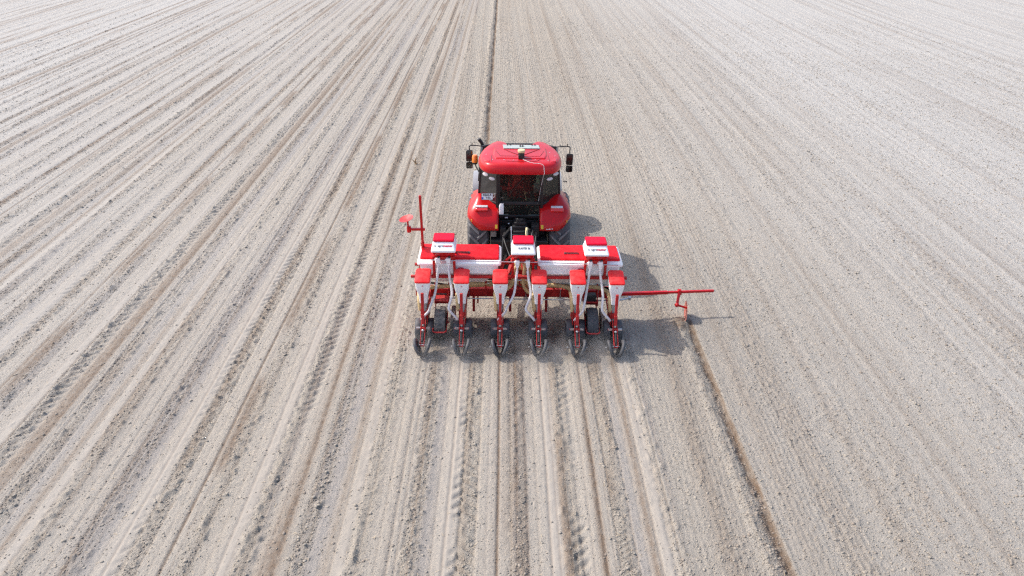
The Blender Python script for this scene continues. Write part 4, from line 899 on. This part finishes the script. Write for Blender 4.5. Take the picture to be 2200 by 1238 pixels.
mb = MB(); mb.cyl((-.5+.93, 1.3, .42), (.43, 1.25, .26), .014, 8); mb.cyl((.43, 1.25, .26), (.43, 1.25, .24), .022, 8); part('jack', mb, steel)
for q_, (pts, r_, m_) in enumerate((([(-1.7, 1.5, .68), (-1.2, 1.48, .66), (-.7, 1.52, .70), (-.2, 1.5, .66), (0, 1.8, .9)], .012, plastic), ([(1.7, 1.5, .68), (1.2, 1.5, .66), (.6, 1.48, .70), (.25, 1.55, .72), (.1, 1.9, .95)], .012, plastic),
    ([(-.98, 1.32, .66), (-.94, 1.26, .9), (-.93, 1.1, 1.1)], .010, plastic), ([(.86, 1.32, .66), (.80, 1.26, .9), (.78, 1.1, 1.1)], .010, plastic), ([(-1.95, 1.3, .6), (-1.9, 1.2, .8), (-1.7, 1.4, .75), (-1.4, 1.5, .66)], .012, plastic), ([(-.18, 1.05, 1.15), (-.05, 1.0, .95), (.1, 1.02, .9), (.26, 1.05, 1.12)], .009, plastic))):
    mb = MB(); mb.tube(spline(pts, 7), r_, 8); part('hydraulic_line', mb, m_)
for x in (-1.6, -1.25, -.95, -.62, -.25, .15, .45, .82, 1.18, 1.55):
    mb = MB(); mb.tube([(x, 1.345, .66), (x, 1.34, .47), (x, 1.49, .46)], .009, 6); mb.cyl((x, 1.33, .50), (x, 1.345, .50), .018, 6); part('clamp_bolt', mb, steel)
mb = MB(); mb.bb(-.80, -.46, 1.16, 1.24, .93, .97); part('tool_tray', mb, plastic, bevel=.006)
# marker arms: the same arm, one folded up, one lowered
def marker_arm(s, up):
    piv = Vector((s*1.94, 1.42, .52)) if not up else Vector((-1.80, 1.42, .60))
    if up: M = Matrix(((0, 0, -1), (0, 1, 0), (1, 0, 0)))      # local x -> up, local z -> outwards
    def tr(p):
        p = Vector(p)
        if up: return piv+Vector((-p.z*1.0, p.y, p.x))+Vector((-.012*p.x, 0, 0))
        return piv+Vector((p.x, p.y+.17*p.x/1.9, p.z+.0*p.x))
    mb = MB(); mb.beam(tr((0, 0, 0)), tr((1.0, 0, 0)), .06, .06, up=(0, 1, .01)); mb.beam(tr((1.0, 0, 0)), tr((1.93, 0, 0)), .045, .045, up=(0, 1, .01))
    a = part('marker_arm', mb, red, bevel=.005); a['off'] = P0
    mb = MB(); mb.beam(tr((1.30, .06, 0)), tr((1.30, -.30 if not up else -.04, -.06 if not up else .0)), .05, .05)
    if up:
        mb = MB(); mb.beam(tr((1.26, .0, -.06)), tr((1.26, .0, .27)), .045, .045, up=(0, 1, 0)); mb.cyl(tr((1.20, 0, .24)), tr((1.32, 0, .24)), .04, 12); mb.beam(tr((1.28, 0, .25)), tr((1.42, 0, .255)), .03, .03, up=(0, 1, 0))
    else:
        mb = MB(); q0 = tr((1.24, .0, .05)); e = Vector((3.13, 1.40, .30)); mb.beam(q0, e, .045, .045, up=(0, 1, 0)); mb.box(tr((1.24, 0, 0)), (.07, .09, .09)); mb.sphere(e, .045, 8); mb.cyl(e, (3.33, 1.39, .24), .022, 10)
    obj('disc_bracket', mb, red, a, (0, 0, 0), bevel=.004)
    dm = MB(); pr = [(-.004, .001), (.012, .07), (.035, .15), (.040, .15), (.018, .07), (.006, .001)]
    if up:
        c = tr((1.44, 0, .27)); pr = [(x, r*.9) for x, r in pr]; dm.lathe(pr, c, 'Z', 32, Matrix.Rotation(R(-14), 3, 'Y') @ Matrix.Rotation(R(6), 3, 'X'))
    else:
        c = Vector((3.345, 1.385, .175)); pr = [(-x*.8, r*1.36) for x, r in pr]; dm.lathe(pr, c, 'X', 36, Matrix.Rotation(R(-5), 3, 'Z'))
    obj('marker_disc', dm, paint('worn_red_disc', (.62, .012, .015), .35, dust=.10) if up else paint('soiled_disc', (.45, .07, .05), .6, dust=.55), a, (0, 0, 0), smooth=40)
marker_arm(1, False); marker_arm(-1, True)
mb = MB(); mb.cyl((1.90, 1.24, .47), (2.17, 1.30, .50), .022, 12); mb.bb(2.14, 2.19, 1.26, 1.33, .47, .53); part('hydraulic_ram', mb, steel)

for o in bpy.data.objects:
    if 'off' in o.keys(): del o['off']

# ---------------------------------------------------------------- dust stirred up behind the press wheels
mb = MB(); mb.bb(-2.05, 2.15, -.55, 1.15, -.02, .42); M, t, b = nmat('dust_volume'); N = t.nodes; L = t.links; N.remove(b)
pv = N.new('ShaderNodeVolumePrincipled'); pv.inputs['Color'].default_value = (.86, .80, .76, 1)
tc = N.new('ShaderNodeTexCoord'); n = N.new('ShaderNodeTexNoise'); n.inputs['Scale'].default_value = 2.2; n.inputs['Detail'].default_value = 3; L.new(tc.outputs['Object'], n.inputs['Vector'])
mr = N.new('ShaderNodeMapRange'); mr.inputs[1].default_value = .42; mr.inputs[2].default_value = .72; mr.inputs[3].default_value = 0; mr.inputs[4].default_value = 1.9; L.new(n.outputs[0], mr.inputs[0])
sp = N.new('ShaderNodeSeparateXYZ'); L.new(tc.outputs['Object'], sp.inputs[0])
fz = N.new('ShaderNodeMapRange'); fz.inputs[1].default_value = .40; fz.inputs[2].default_value = .05; L.new(sp.outputs[2], fz.inputs[0])
fy = N.new('ShaderNodeMapRange'); fy.inputs[1].default_value = -.55; fy.inputs[2].default_value = -.1; L.new(sp.outputs[1], fy.inputs[0])
fy2 = N.new('ShaderNodeMapRange'); fy2.inputs[1].default_value = 1.15; fy2.inputs[2].default_value = .4; L.new(sp.outputs[1], fy2.inputs[0])
def mul(a, b_):
    k = N.new('ShaderNodeMath'); k.operation = 'MULTIPLY'; L.new(a, k.inputs[0]); L.new(b_, k.inputs[1]); return k.outputs[0]
L.new(mul(mul(mul(mr.outputs[0], fz.outputs[0]), fy.outputs[0]), fy2.outputs[0]), pv.inputs['Density'])
L.new(pv.outputs[0], N['Material Output'].inputs['Volume'])
dc = obj('dust_cloud', mb, M); dc['kind'] = 'stuff'; dc['label'] = 'thin pale dust hanging around the press wheels'; dc['category'] = 'dust'
S.cycles.volume_step_rate = 4
